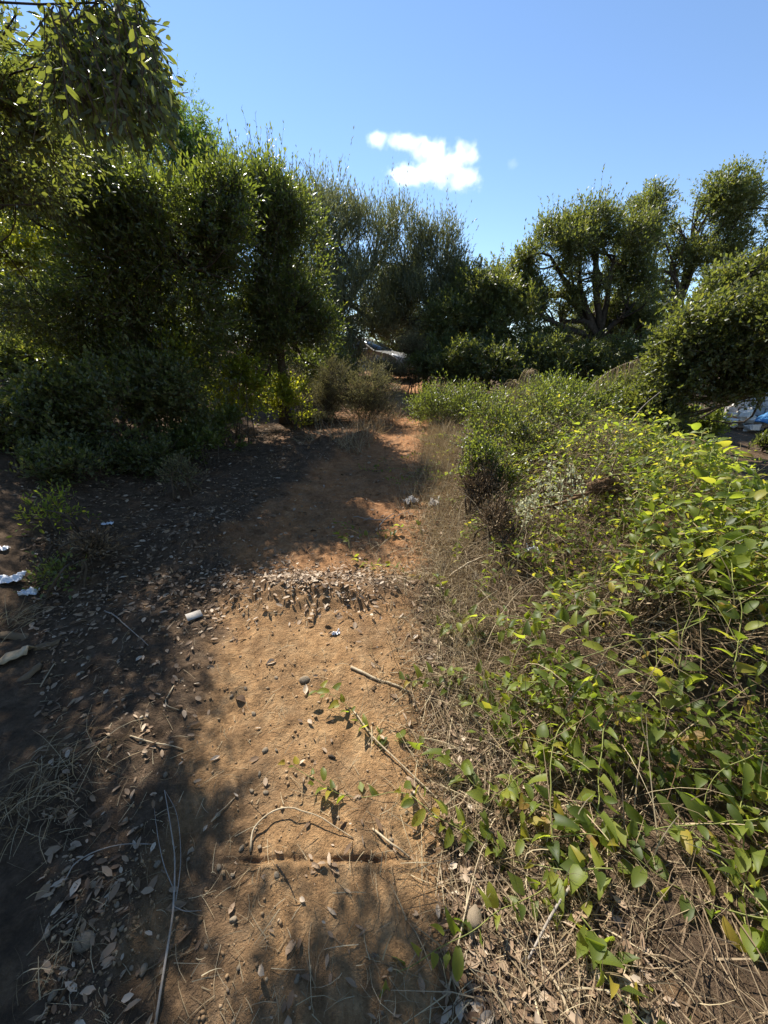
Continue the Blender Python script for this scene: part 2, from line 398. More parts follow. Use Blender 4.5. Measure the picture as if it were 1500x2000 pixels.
def plant(name, label, cat, base, top, trad, lobes, mat, n, k, leafL, leafW, seed, slen=.3, tmpl=LENS, gap=-.15, gfreq=1.6, shell=.55,
          lump=.38, out=.7, up=.4, rnd=.5, spread=.8, along=.5, group=None, stems=None, subs=6, twigs=True, attach=(.45, 1.0), limb_r=.5, lean=None, extra_sprigs=None, flat=.5, child=4, shoots=0, weight=None):
    rng = np.random.default_rng(seed)
    base = np.array([base[0], base[1], tz(base[0], base[1])])
    root = empty(name, base, label, cat, group)
    top = np.asarray(top, float)
    if trad > 0:
        mid = (base + top) / 2 + rng.normal(0, .10, 3) * np.linalg.norm(top - base) * .5 if lean is None else np.asarray(lean, float)
        tp = curve([base - [0, 0, .15], mid, top], 14)
        mb = MB(); tr = trad * (1 - .55 * np.linspace(0, 1, 14)); tr[0:2] *= [1.5, 1.15]
        tr = tr * (1 + .12 * rng.normal(size=14))
        tube(mb, tp, tr, 9)
        obj('trunk', mb.mesh('trunk', M['bark'], base, True), root)
        for q, lb in enumerate(lobes):
            mb = MB(); c = np.array(lb[:3]); s = tp[int(13 * rng.uniform(*attach))]
            dist = np.linalg.norm(c - s)
            m1 = s * .6 + c * .4 + rng.normal(0, .09, 3) * dist + [0, 0, .06 * dist]
            m2 = s * .25 + c * .75 + rng.normal(0, .09, 3) * dist
            lp = curve([s, m1, m2, c], 14); lr = trad * limb_r * np.linspace(1, .35, 14)
            tube(mb, lp, lr, 7)
            for _ in range(subs):
                d = norm(rng.normal(size=3) + [0, 0, .3]); e = c + d * np.array(lb[3:6]) * .85
                s2 = lp[rng.integers(6, 14)]
                mm = (s2 + e) / 2 + rng.normal(0, .1, 3) * np.linalg.norm(e - s2)
                tube(mb, curve([s2, mm, e], 9), trad * limb_r * .35 * np.linspace(1, .25, 9), 5)
            obj('limb', mb.mesh('limb', M['bark'], base, True), root)
    elif stems:
        for _ in range(stems):
            P, _d = lobe_points(rng, lobes, 4, -9, 1, .5, 0)
            if not len(P): continue
            b0 = base + [rng.normal(0, .12), rng.normal(0, .12), -.05]
            mb = MB(); mm = b0 * .5 + P[0] * .5 + [rng.normal(0, .08), rng.normal(0, .08), .12]
            tube(mb, curve([b0, mm, P[0]], 9), .011 * np.linspace(1, .35, 9), 5)
            obj('stem', mb.mesh('stem', M['twig'], base, True), root)
    lobes = [(*l[:3], *[max(r - .38 * slen, .5 * r) for r in l[3:6]]) for l in lobes]
    sub_l = []
    for l in lobes:
        for _ in range(child):
            d = norm(rng.normal(size=3) + [0, -.25, .25]); f = rng.uniform(.28, .55)
            sub_l.append((*(np.array(l[:3]) + d * np.array(l[3:6]) * rng.uniform(.65, 1.0)), *(np.array(l[3:6]) * f)))
    if weight and child: weight = [w for w in weight] + [w for w in weight for _ in range(child)]
    if child: lobes = [(*l[:3], *[r * .93 for r in l[3:6]]) for l in lobes] + sub_l
    P, D = lobe_points(rng, lobes, n, gap, gfreq, shell, lump, seed, weight)
    n = len(P)
    D = norm(D * out + np.array([0, 0, up]) + rng.normal(0, rnd, (n, 3)))
    sl = slen * rng.uniform(.6, 1.3, n)
    if shoots:
        zc = np.array([l[2] for l in lobes]).mean(); top_i = np.where(P[:, 2] > zc)[0]; q = rng.choice(top_i, min(shoots, len(top_i)), replace=False)
        D[q] = norm(np.array([0, 0, 1.2]) + D[q] * .35 + rng.normal(0, .22, (len(q), 3))); sl[q] *= rng.uniform(1.5, 2.6, len(q))
    if extra_sprigs is not None:
        eP, eD, eL = extra_sprigs(rng); P = np.vstack([P, eP]); D = np.vstack([D, norm(eD)]); sl = np.concatenate([sl, eL]); n = len(P)
    lp, ld, ln = sprig_leaves(rng, P, D, k, sl, spread, along, flat=flat)
    m = len(lp)
    sz = rng.uniform(.65, 1.2, m)
    V, F = leaf_arrays(tmpl, lp, ld, ln, leafL * sz, leafW * sz * rng.uniform(.85, 1.15, m))
    tint = np.clip(np.repeat(rng.random(n) * .55, k) + rng.random(m) * .45, 0, 1)
    mb = MB(); mb.add(V, [F], np.repeat(tint, len(tmpl[0])))
    if twigs:
        S = norm(np.cross(D, rng.normal(size=(n, 3)))) * (.0035 if slen < .5 else .004)
        E = P + D * sl[:, None]
        TV = np.stack([P - S, P + S, E + S * .4 - [0, 0, .0], E - S * .4], 1).reshape(-1, 3)
        TV[2::4] -= np.array([0, 0, 1]) * (.15 * sl)[:, None]; TV[3::4] -= np.array([0, 0, 1]) * (.15 * sl)[:, None]
        mb.add(TV, [np.arange(n * 4).reshape(-1, 4)], .5, 1)
    cr = obj('crown' if cat == 'tree' else 'foliage', mb.mesh('crown', [mat, M['twig']], base), root)
    cr['kind'] = 'stuff'
    return root

# ================================================================== GROUND
def graded(a0, a1, step, lo, hi, growth):
    xs = list(np.arange(a0, a1, step))
    s = step; x = xs[-1]
    while x < hi: s *= growth; x += s; xs.append(x)
    s = step; x = xs[0]; left = []
    while x > lo: s *= growth; x -= s; left.append(x)
    return np.array(left[::-1] + xs)
gx = graded(-1.1, .6, .014, -420, 420, 1.07)
gy = graded(.4, 2.6, .0145, -60, 900, 1.055)
gy = np.unique(np.concatenate([gy[(gy < .735) | (gy > .825)], np.arange(.735, .826, .0045)]))
X, Y = np.meshgrid(gx, gy)
Z = terrain(X, Y)
nx, ny = len(gx), len(gy)
idx = np.arange(nx * ny).reshape(ny, nx)
F = np.stack([idx[:-1, :-1], idx[:-1, 1:], idx[1:, 1:], idx[1:, :-1]], -1).reshape(-1, 4)
redm = sst(1.9, 3.6, Y + .8 * n2(X, Y, .8, 33)) * .85 + .12
litter_pale = pathness(X, Y)
# heap of scraped-off earth and leaves stays dark on the berm
dark = .75 * np.exp(-((Y - 2.35) / .22) ** 2) + .55 * np.exp(-(((X + .55) / .16) ** 2)) * sst(1.6, .9, Y)
pm = np.clip(litter_pale * (1 - np.clip(dark, 0, .85)) + .55 * sst(4.5, 6.5, Y) * np.exp(-((X + .3) / 1.6) ** 2) , 0, 1)
g = obj('ground', mesh_np('ground', np.stack([X, Y, Z], -1).reshape(-1, 3), [F], M['soil'], smooth=True, extra={'path': pm.ravel(), 'red': redm.ravel()}))
tag(g, 'bare reddish brown earth of the path and the slopes beside it', None, kind='structure')

# ================================================================== TREES
def hanging(u0, v0, Y, n, du, dv, length=.35):
    def f(rng):
        c = np.array([at(u0 + rng.uniform(-du, du), v0 + rng.uniform(-dv, dv), Y + rng.normal(0, .25)) for _ in range(n)])
        d = rng.normal(0, .35, (n, 3)) + [.15, 0, -1.0]
        return c, d, length * rng.uniform(.6, 1.2, n)
    return f

shade = [(-2.40, 2.95, 2.95, .45, .40, .34), (-2.60, 3.55, 3.05, .5, .45, .4), (-2.85, 3.2, 3.4, .5, .5, .45), (-2.50, 2.55, 2.9, .5, .4, .35), (-2.2, 2.6, 2.95, .35, .3, .28)]
plant('holm_oak', 'dark evergreen oak on the left bank with a leafy bough hanging over the path', 'tree', (-5.6, 4.4), at(-160, 330, 4.4), .2,
      [lobe(30, 30, 2.5, 130, 100, .4), lobe(200, 5, 2.3, 90, 75, .25), lobe(140, 115, 2.35, 110, 80, .28), lobe(25, 225, 3.4, 110, 110, .5), lobe(20, 310, 3.3, 90, 70, .45), lobe(10, 260, 4.2, 130, 110, .7),
       lobe(30, 150, 5.8, 130, 140, .7), lobe(20, 330, 6.4, 190, 90, .9), lobe(10, 560, 6.2, 200, 70, .8), lobe(120, 610, 5.6, 130, 60, .6), lobe(100, 340, 5.3, 100, 80, .5), lobe(20, 350, 4.6, 100, 55, .5)] + shade,
      M['oak'], 8000, 8, .047, .021, 11, slen=.22, gap=-.25, shell=.75, up=.1, out=.6, rnd=.6, limb_r=.05, child=2, subs=0, weight=[1] * 12 + [3.2] * 5,
      extra_sprigs=hanging(190, 85, 2.45, 520, 105, 85, .24))
plant('laurel_tree', 'dense dark laurel leaved tree leaning out from the shaded left bank', 'tree', (-3.9, 6.3), at(260, 430, 6.2), .13,
      [lobe(270, 415, 5.6, 105, 80, .7), lobe(350, 500, 5.7, 130, 120, .7), lobe(210, 520, 5.6, 110, 120, .7), lobe(330, 640, 5.9, 130, 110, .7),
       lobe(180, 640, 5.9, 110, 90, .6), lobe(300, 740, 5.9, 140, 70, .6), lobe(400, 480, 6.2, 75, 70, .6), lobe(425, 425, 5.9, 65, 70, .5), lobe(450, 375, 6.0, 45, 45, .4), lobe(110, 390, 5.8, 100, 60, .6)],
      M['laurel'], 9400, 9, .064, .024, 12, tmpl=DIAM, slen=.30, gap=-.2, up=.35, out=.75, shell=.65, shoots=400, lump=.55)
plant('laurel_tree', 'rounded laurel leaved tree with sunlit yellow green tips beside the path', 'tree', (-2.0, 7.9), at(500, 520, 7.8), .10,
      [lobe(500, 440, 7.5, 90, 95, .7), lobe(560, 520, 7.4, 85, 120, .7), lobe(450, 560, 7.3, 100, 130, .7), lobe(575, 620, 7.3, 78, 90, .65), lobe(480, 690, 7.4, 110, 85, .7), lobe(590, 690, 7.6, 50, 50, .5), lobe(510, 745, 7.3, 75, 55, .5), lobe(520, 380, 7.7, 45, 45, .35)],
      M['laurel'], 9000, 9, .066, .024, 13, tmpl=DIAM, slen=.34, gap=-.22, up=.6, out=.7, shell=.65, shoots=420, lump=.55)
plant('feathery_tree', 'tall bright green feathery leaved tree rising behind the dark laurels', 'tree', (-8.6, 14.0), at(250, 400, 14), .16,
      [lobe(300, 225, 14, 90, 65, 1.0), lobe(335, 195, 13.8, 50, 35, .6), lobe(385, 285, 13.8, 50, 45, .7), lobe(400, 335, 13.8, 38, 30, .6), lobe(370, 310, 14, 62, 55, .9), lobe(250, 180, 14.3, 60, 40, .8), lobe(230, 300, 14.4, 100, 90, 1.2), lobe(350, 380, 14, 75, 60, 1.0), lobe(120, 260, 14.5, 110, 110, 1.2)],
      M['feather'], 5200, 12, .10, .032, 14, slen=.48, tmpl=DIAM, gap=-.15, up=-.1, out=.7, spread=1.0, along=.25)
plant('wild_olive', 'large dense grey green wild olive with upright feathery shoots behind the parked car', 'tree', (-1.6, 13.6), at(670, 560, 13.6), .17,
      [lobe(660, 480, 13.2, 85, 95, 1.2), lobe(735, 500, 13.3, 75, 95, 1.1), lobe(610, 460, 13.6, 50, 80, 1.0), lobe(690, 600, 13.0, 110, 100, 1.2), lobe(640, 410, 13.5, 40, 38, .6), lobe(700, 425, 13.4, 50, 35, .6), lobe(760, 460, 13.6, 40, 50, .7), lobe(640, 660, 13.2, 70, 75, 1.0), lobe(680, 695, 12.4, 60, 45, .6), lobe(760, 620, 13.6, 60, 60, .6), lobe(725, 655, 13.0, 60, 30, .5), lobe(680, 720, 12.2, 50, 25, .4), lobe(590, 430, 13.8, 40, 50, .7), lobe(790, 520, 13.6, 45, 70, .7), lobe(600, 560, 13.6, 60, 120, .9)],
      M['olive'], 9200, 10, .092, .022, 15, slen=.46, tmpl=DIAM, gap=-.35, up=1.1, out=.5, rnd=.35, spread=.45, along=.9, lump=.45, shoots=420, twigs=False)
plant('wild_olive', 'slender wild olive with pale upright shoots between the big olive and the oak', 'tree', (1.35, 13.0), at(835, 600, 13), .09,
      [lobe(860, 520, 13, 45, 75, .6), lobe(830, 500, 13.2, 35, 50, .5), lobe(890, 560, 12.8, 35, 50, .5), lobe(830, 600, 12.9, 60, 60, .7), lobe(800, 520, 13.3, 35, 70, .5), lobe(800, 660, 12.6, 45, 50, .6), lobe(880, 590, 13, 35, 60, .5), lobe(775, 590, 13.5, 60, 75, .7), lobe(785, 655, 13.2, 55, 50, .6), lobe(850, 660, 12.8, 50, 60, .6)],
      M['olive'], 5600, 10, .09, .022, 16, slen=.5, tmpl=DIAM, gap=-.2, up=1.1, out=.5, rnd=.35, spread=.5, along=.9, shoots=260, lump=.45, twigs=False)
plant('bushy_oak', 'low dark bushy oak between the slender olive and the spreading oak', 'tree', (3.2, 12.6), at(950, 660, 12.6), .12,
      [lobe(950, 590, 12.2, 70, 70, .9), lobe(930, 555, 12.4, 50, 45, .7), lobe(990, 545, 12.6, 50, 45, .7), lobe(890, 620, 12.2, 55, 60, .7), lobe(915, 660, 12.0, 75, 60, .9), lobe(990, 650, 12.0, 60, 70, .9), lobe(870, 700, 11.6, 60, 50, .7), lobe(1000, 560, 12.6, 40, 45, .7)],
      M['oak'], 5200, 10, .085, .038, 17, slen=.3, tmpl=DIAM, gap=-.3, up=.4)
plant('spreading_oak', 'spreading oak with crooked dark limbs showing sky through its crown', 'tree', (7.2, 12.8), at(1175, 640, 12.8), .24,
      [lobe(1075, 500, 12.5, 60, 65, .9), lobe(1140, 450, 12.8, 65, 50, .9), lobe(1200, 500, 12.6, 65, 70, .9), lobe(1240, 590, 12.4, 42, 75, .8), lobe(1050, 580, 12.2, 45, 45, .7), lobe(1160, 540, 13.0, 60, 40, .7), lobe(1105, 590, 12.9, 45, 32, .6), lobe(1205, 630, 13.1, 55, 45, .7), lobe(1130, 675, 12.6, 55, 35, .6), lobe(1255, 665, 12.2, 45, 50, .6), lobe(1030, 610, 12.6, 50, 50, .6), lobe(1100, 420, 12.9, 35, 30, .5),
       lobe(1060, 670, 12.2, 60, 35, .7), lobe(1020, 540, 12.8, 40, 45, .7)],
      M['oak'], 7600, 10, .085, .035, 18, slen=.34, tmpl=DIAM, gap=-.12, gfreq=1.3, up=.7, out=.6, attach=(.55, 1.0), limb_r=.42, shoots=350, lean=at(1165, 700, 12.8))
plant('cork_oak', 'taller open crowned oak with clumped leaves behind the spreading oak', 'tree', (12.2, 16.5), at(1330, 560, 16.5), .26,
      [lobe(1300, 475, 16.3, 60, 60, .9), lobe(1225, 560, 16.3, 50, 55, .8), lobe(1330, 450, 16.6, 55, 45, .9), lobe(1360, 510, 16.6, 60, 45, .9), lobe(1470, 520, 16.5, 70, 50, .9), lobe(1260, 545, 16.3, 45, 45, .8), lobe(1400, 370, 16.5, 50, 30, .8), lobe(1265, 430, 16.2, 55, 55, 1.0), lobe(1285, 385, 16.4, 38, 28, .7), lobe(1380, 420, 16.5, 62, 55, 1.1), lobe(1450, 390, 16.3, 60, 55, 1.1), lobe(1310, 520, 16.4, 55, 45, .9), lobe(1430, 470, 16.7, 70, 45, 1.0), lobe(1240, 470, 16.2, 40, 35, .7), lobe(1500, 380, 16.3, 50, 60, 1.0), lobe(1290, 590, 16.0, 45, 35, .8), lobe(1560, 440, 16, 70, 90, 1.2)],
      M['oak'], 7400, 9, .095, .043, 19, slen=.36, tmpl=DIAM, gap=-.1, gfreq=1.2, up=.35, shell=.75, limb_r=.27, twigs=False)
plant('holm_oak', 'sunlit round holm oak spreading over the bramble thicket on the right', 'tree', (8.6, 7.6), at(1570, 610, 7.0), .13,
      [lobe(1440, 740, 6.2, 55, 28, .5), lobe(1350, 755, 6.4, 55, 50, .5), lobe(1275, 825, 6.3, 48, 48, .5), lobe(1495, 745, 5.8, 45, 32, .4), lobe(1420, 640, 6.4, 110, 90, .8), lobe(1320, 690, 6.4, 70, 70, .6), lobe(1480, 560, 6.6, 85, 60, .8), lobe(1300, 780, 6.3, 50, 60, .5), lobe(1500, 640, 5.8, 80, 80, .7), lobe(1560, 620, 6.2, 90, 120, .8), lobe(1250, 800, 6.6, 45, 50, .5), lobe(1390, 690, 6.0, 75, 40, .5)],
      M['oak'], 8400, 9, .066, .034, 20, tmpl=DIAM, slen=.26, gap=-.25, up=.35)
# background trees closing the view
bgt = [(-17, 22, 6.0, 3.4, 'dark'), (-11, 21, 5.2, 3.0, 'mid'), (-5.5, 22, 4.2, 2.6, 'mid'), (.8, 23, 4.6, 3.0, 'dark'), (4.2, 21, 4.2, 2.8, 'mid'), (9, 20, 3.6, 3.0, 'dark'), (14.5, 21, 3.6, 3.4, 'mid'), (21, 22, 4.6, 3.8, 'dark')]
bl = ['far dark oak at the edge of the wood behind the tall feathery tree', 'far tree behind the feathery tree and the laurels', 'far rounded tree behind the sunlit laurel', 'far dark tree directly behind the parked car',
      'far tree behind the slender olive and bushy oak', 'far dark tree behind the spreading oak', 'far tree behind the open crowned oak', 'far dark tree beyond the holm oak and the rubble wall']
bg_made = []
for q, (bx_, by_, h, r, kd) in enumerate(bgt):
    rg = np.random.default_rng(60 + q % 3); z0 = tz(bx_, by_)
    if q >= 3:            # a copy of one of the first three, turned and resized
        src = bg_made[q % 3]; h0 = bgt[q % 3][2]; r0 = bgt[q % 3][3]
        t_ = src.copy(); C.objects.link(t_); t_.location = (bx_, by_, z0); t_.rotation_euler = (0, 0, q * 1.1); t_.scale = (r / r0, r / r0, h / h0); t_['label'] = bl[q]
        for ch in src.children:
            c_ = ch.copy(); C.objects.link(c_); c_.parent = t_
        continue
    lobs = [(bx_ + rg.uniform(-.5, .5) * r, by_ + rg.uniform(-.4, .4) * r, z0 + h * rg.uniform(.3, .8), r * rg.uniform(.45, .65), r * .5, h * rg.uniform(.2, .3)) for _ in range(6)] + [(bx_, by_, z0 + h * .35, r * .9, r * .7, h * .35)]
    bg_made.append(plant('oak_tree', bl[q], 'tree', (bx_, by_), (bx_, by_, z0 + h * .6), .16, lobs, M['oak'] if kd == 'dark' else M['olive'], 2600, 8, .20, .09, 70 + q, slen=.45, tmpl=DIAM, gap=-.6, group='trees closing the view', subs=3, child=2, twigs=False))

# unseen oaks added behind the viewer to block sky light from that side
for q, (bx_, by_, h, lab) in enumerate(((-5.5, -4.5, 6.5, 'unseen tall oak added behind the viewpoint on the bank side to block sky light'), (.5, -7.5, 6.5, 'unseen tall oak added astride the path behind the viewpoint to block sky light'), (6.5, -5.0, 6.0, 'unseen tall oak added behind the viewpoint beyond the thicket to block sky light'))):
    z0 = tz(bx_, by_); rg = np.random.default_rng(200 + q)
    lobs = [(bx_ + rg.uniform(-1.4, 1.4), by_ + rg.uniform(-1.2, 1.2), z0 + h * rg.uniform(.25, .85), 1.5, 1.4, h * .2) for _ in range(6)]
    plant('oak_tree', lab, 'tree', (bx_, by_), (bx_, by_, z0 + h * .6), .18, lobs, M['oak'], 1500, 8, .24, .11, 210 + q, slen=.5, tmpl=DIAM, gap=-.6, group='unseen oaks added behind the viewpoint to block sky light', subs=2, child=0, twigs=False)

# ================================================================== SHRUBS
def shrub(name, label, u, v, Y, ru, rv, dep, mat, n, k, L, W, seed, cat='shrub', **kw):
    if cat == 'plant': Y = gp(u, v + rv * .9)[1]
    lb = lobe(u, v, Y, ru, rv, dep)
    rg = np.random.default_rng(seed + 900)
    lobs = [lb] + [(lb[0] + rg.uniform(-.7, .7) * lb[3], lb[1] + rg.uniform(-.6, .6) * lb[4], lb[2] + rg.uniform(-.5, .55) * lb[5], lb[3] * .5, lb[4] * .5, lb[5] * .5) for _ in range(4)]
    a = dict(slen=.22, gap=-.2, up=.6, out=.6, rnd=.45, tmpl=DIAM, stems=9, gfreq=2.6)
    a.update(kw)
    return plant(name, label, cat, (lb[0], lb[1]), None if False else (0, 0, 0), 0, lobs, mat, n, k, L, W, seed, **a)

shrub('thorny_shrub', 'fine leaved greyish shrub at the path edge below the sunlit laurel', 712, 790, 8.0, 74, 72, .55, M['grey'], 2300, 10, .028, .009, 31, slen=.26, up=.9, spread=.6, along=.7)
shrub('thorny_shrub', 'wispy pale grey shrub with upright sprays in front of the wild olive', 612, 770, 8.1, 66, 80, .5, M['grey'], 1900, 10, .028, .008, 32, slen=.34, up=1.0, spread=.55, along=.8, gap=-.05)
shrub('thorny_shrub', 'low grey green shrub beside the earth mound', 640, 845, 7.6, 75, 28, .4, M['grey'], 1000, 10, .03, .009, 33, slen=.2)
shrub('vine_shrub', 'backlit yellow green vine hanging under the laurels', 465, 760, 6.5, 70, 60, .3, M['bright'], 420, 7, .058, .042, 34, slen=.24, gap=0, tmpl=LENS)
shrub('vine_shrub', 'backlit yellow green vine trailing down to the leaf litter', 570, 790, 7.3, 48, 50, .35, M['bright'], 330, 7, .055, .040, 35, slen=.22, gap=0, tmpl=LENS)
shrub('vine_shrub', 'small bright leaved vine high in the shade of the laurels', 345, 690, 5.5, 45, 50, .3, M['bright'], 120, 6, .05, .038, 36, slen=.2, gap=.05, tmpl=LENS)
shrub('lentisk_shrub', 'fresh green lentisk shrub on the right side of the path', 872, 805, 7.8, 78, 62, .6, M['lentisk'], 1700, 8, .052, .015, 37, slen=.26)
shrub('lentisk_shrub', 'green leafy shrub below the bushy oak with dry umbel stalks beside it', 1010, 810, 7.4, 80, 60, .6, M['lentisk'], 1700, 8, .052, .018, 38, slen=.26)
shrub('lentisk_shrub', 'bright leafy shrub under the spreading oak trunk', 1110, 800, 6.6, 90, 62, .6, M['lentisk'], 2000, 8, .052, .02, 39, slen=.26)
shrub('lentisk_shrub', 'shaded leafy shrub between the bright shrub and the holm oak', 1210, 800, 7.6, 75, 75, .7, M['oak'], 1500, 9, .05, .022, 40, slen=.26)
shrub('thorny_shrub', 'pale twiggy bush at the foot of the slender olive', 806, 712, 11.4, 52, 62, .5, M['grey'], 1700, 10, .04, .012, 41, slen=.35, up=1.0)
shrub('ivy_shrub', 'dark ivy like shrub on the shaded bank beneath the laurels', 330, 790, 5.2, 110, 80, .5, M['oak'], 1400, 8, .055, .034, 42, gap=-.1)
shrub('ivy_shrub', 'dark leafy shrub low on the bank beside the weedy hollow', 170, 800, 4.7, 130, 80, .5, M['oak'], 1400, 8, .055, .034, 43, gap=-.1)
shrub('ivy_shrub', 'dark leafy shrub at the far end of the bank under the oak limb', 40, 840, 4.2, 110, 90, .5, M['oak'], 1200, 8, .055, .034, 44, gap=-.1)
shrub('ivy_shrub', 'shaded green shrub at the foot of the laurels', 430, 850, 6.0, 60, 45, .35, M['lentisk'], 600, 8, .05, .034, 45, gap=-.1, tmpl=LENS)
shrub('ivy_shrub', 'low dark undergrowth at the inner foot of the left bank', 260, 885, 4.5, 110, 42, .4, M['oak'], 800, 8, .045, .026, 52, gap=-.05)
shrub('ivy_shrub', 'low dark undergrowth spilling onto the litter beside the ragged weed', 60, 925, 3.7, 110, 50, .4, M['oak'], 800, 8, .045, .026, 53, gap=-.05)
shrub('ivy_shrub', 'green undergrowth between the dark bank and the yellow green vine', 400, 865, 5.2, 75, 42, .35, M['lentisk'], 520, 8, .045, .026, 54, gap=0)
shrub('sunlit_shrub', 'brilliant yellow green bush lit through the gap under the oak bough', 40, 470, 9.5, 110, 60, .8, M['bright'], 1600, 8, .07, .05, 46, gap=-.3, stems=6)
shrub('weed_plant', 'small grey green weed rising from the leaf litter in the shade', 350, 925, 4.6, 42, 32, .16, M['grey'], 160, 9, .03, .010, 47, cat='plant', slen=.16, stems=5, up=.8)
shrub('weed_plant', 'small broad leaved weed beside the grey green weed', 400, 880, 4.9, 40, 40, .2, M['lentisk'], 110, 6, .05, .03, 48, cat='plant', slen=.15, stems=4, tmpl=LENS)
shrub('weed_plant', 'ragged green and rusty weed at the left edge of the litter', 105, 1000, 3.3, 60, 40, .22, M['brier_s'], 60, 6, .042, .018, 49, cat='plant', slen=.16, stems=5, tmpl=LENS)
shrub('weed_plant', 'low dark green weed beside the crumpled plastic', 110, 1120, 2.5, 45, 30, .14, M['lentisk'], 40, 6, .035, .018, 50, cat='plant', slen=.12, stems=4, tmpl=LENS)
shrub('weed_plant', 'withered brown weed in the shade at the left of the path', 150, 1050, 2.9, 60, 35, .16, M['brush'], 110, 7, .05, .012, 51, cat='plant', slen=.18, stems=5)

for q, (uu, vv, YY, r1, r2, lab) in enumerate(((860, 715, 11.2, 60, 45, 'dark low shrub at the foot of the slender olive'), (950, 720, 10.6, 70, 55, 'dark low shrub in front of the bushy oak'), (1050, 725, 10.4, 75, 55, 'dark low shrub in front of the spreading oak limb'),
        (1150, 730, 10.8, 75, 55, 'dark low shrub around the spreading oak trunk'), (1250, 730, 10.4, 75, 65, 'dark low shrub between the spreading oak and the holm oak'), (1345, 840, 8.4, 38, 40, 'yellowish green shrub in front of the white rubble'), (1450, 905, 7.2, 75, 36, 'dark low shrub on the slope below the white rubble'), (20, 730, 6.6, 120, 60, 'dark shrub on the left bank above the litter'),
        (50, 640, 8.2, 140, 80, 'dark shrub high on the left bank behind the oak'), (150, 690, 7.2, 110, 50, 'dark low shrub on the left bank behind the ivy'), (560, 720, 10.6, 80, 70, 'dark low shrub behind the yellow green vine'), (650, 725, 11.2, 55, 50, 'dark low shrub under the wild olive beside the parked car'))):
    shrub('understory_shrub', lab, uu, vv, YY, r1, r2, .7, M['lentisk'] if q == 5 else M['oak'], 1300, 8, .085, .038, 400 + q, gap=-.4, stems=5, group='understory shrubs below the trees')
shrub('thorny_shrub', 'pale twiggy growth in front of the parked car', 768, 738, 11.8, 54, 36, .4, M['grey'], 1000, 10, .04, .013, 420, slen=.3, up=1.0)
# ================================================================== THICKET ON THE RIGHT
def edge_x(y):
    return np.interp(np.asarray(y, float), [0, .5, 1.07, 1.63, 2.8, 4.6, 6.5], [.42, .38, .32, .42, .48, .62, .85])
def mound(x, y):
    d = x - edge_x(y)
    h = .86 * sst(-.05, 1.5, d) * (.18 + .82 * sst(.68, 1.22, y - .12 * d)) * (1 - .45 * sst(2.4, 5.0, y))
    h = h * (1 - .55 * sst(1.3, 2.9, d) * sst(1.3, 2.4, y))
    h = h - .30 * np.exp(-(((x - 1.25) / .35) ** 2 + ((y - 2.05) / .35) ** 2))
    h = h - .22 * np.exp(-(((x - 1.0) / .3) ** 2 + ((y - .75) / .35) ** 2))
    h = h - .16 * np.exp(-(((x - 1.75) / .35) ** 2 + ((y - 2.75) / .4) ** 2)) - .12 * np.exp(-(((x - 1.2) / .3) ** 2 + ((y - 2.85) / .35) ** 2))
    h = h + (.22 * np.maximum(n2(x, y, 1.15, 84, 2), -.2) + .12 * n2(x, y, 3.2, 85, 2)) * sst(.35, .9, d) * sst(.7, 1.3, y) * (1 - .7 * sst(1.5, 2.6, d))
    h = h + .25 * sst(3.9, 4.8, y) * sst(7.2, 6.2, y) * sst(.1, .8, d) * sst(3.6, 2.6, d)
    return np.clip(h * (1 + .45 * n2(x, y, 1.5, 81)) + .05 * n2(x, y, 5, 82) * sst(0, .6, d), 0, 2)

def ribbons(rng, P0, P1, width, sag=.0, seg=3, wob=.03):
    n = len(P0); s = np.linspace(0, 1, seg + 1)
    L = np.linalg.norm(P1 - P0, axis=1)
    off = rng.normal(0, 1, (n, 1, 3)) * wob * L[:, None, None] * (s * (1 - s) * 4)[None, :, None]
    C_ = P0[:, None] * (1 - s)[None, :, None] + P1[:, None] * s[None, :, None] + off
    C_[..., 2] += (sag * L)[:, None] * (s * (1 - s) * 4)[None] if np.ndim(sag) else sag * L[:, None] * (s * (1 - s) * 4)[None]
    S = norm(np.cross(P1 - P0, rng.normal(size=(n, 3)))) * (np.asarray(width) / 2).reshape(-1, 1)
    wv = (1 - .7 * s)[None, :, None]
    V = np.stack([C_ - S[:, None] * wv, C_ + S[:, None] * wv], 2).reshape(-1, 3)
    b = (np.arange(n) * (seg + 1) * 2)[:, None]; j = (np.arange(seg) * 2)[None]
    F = np.stack([b + j, b + j + 1, b + j + 3, b + j + 2], -1).reshape(-1, 4)
    return V, F

rng = np.random.default_rng(5)
# dead stems and straw filling the thicket
n = 26000
yy = rng.uniform(.0, 6.6, n)
xx = edge_x(yy) - .12 + rng.random(n) ** 1.3 * 2.9
h = mound(xx, yy); tzv = terrain(xx, yy)
zz = tzv + h * rng.random(n) ** .5 * .98
P0 = np.stack([xx, yy, zz], -1)
d = rng.normal(0, 1, (n, 3)) * [1, 1, .55]; L = rng.uniform(.08, .32, n)
P1 = P0 + norm(d) * L[:, None]
P1[:, 2] = np.maximum(P1[:, 2], terrain(P1[:, 0], P1[:, 1]) + .004)
P1[:, 2] = np.minimum(P1[:, 2], terrain(P1[:, 0], P1[:, 1]) + mound(P1[:, 0], P1[:, 1]) * 1.02 + .03)
V, F = ribbons(rng, P0, P1, rng.uniform(.002, .0055, n), .05, 2)
mb = MB(); mb.add(V, [F], np.repeat(np.clip(rng.normal(.48, .27, n), 0, 1), 6))
o = obj('dead_brush', mb.mesh('dead_brush', M['brush'])); tag(o, 'tangle of brown dead stems filling the thicket beside the path', 'brush', kind='stuff')
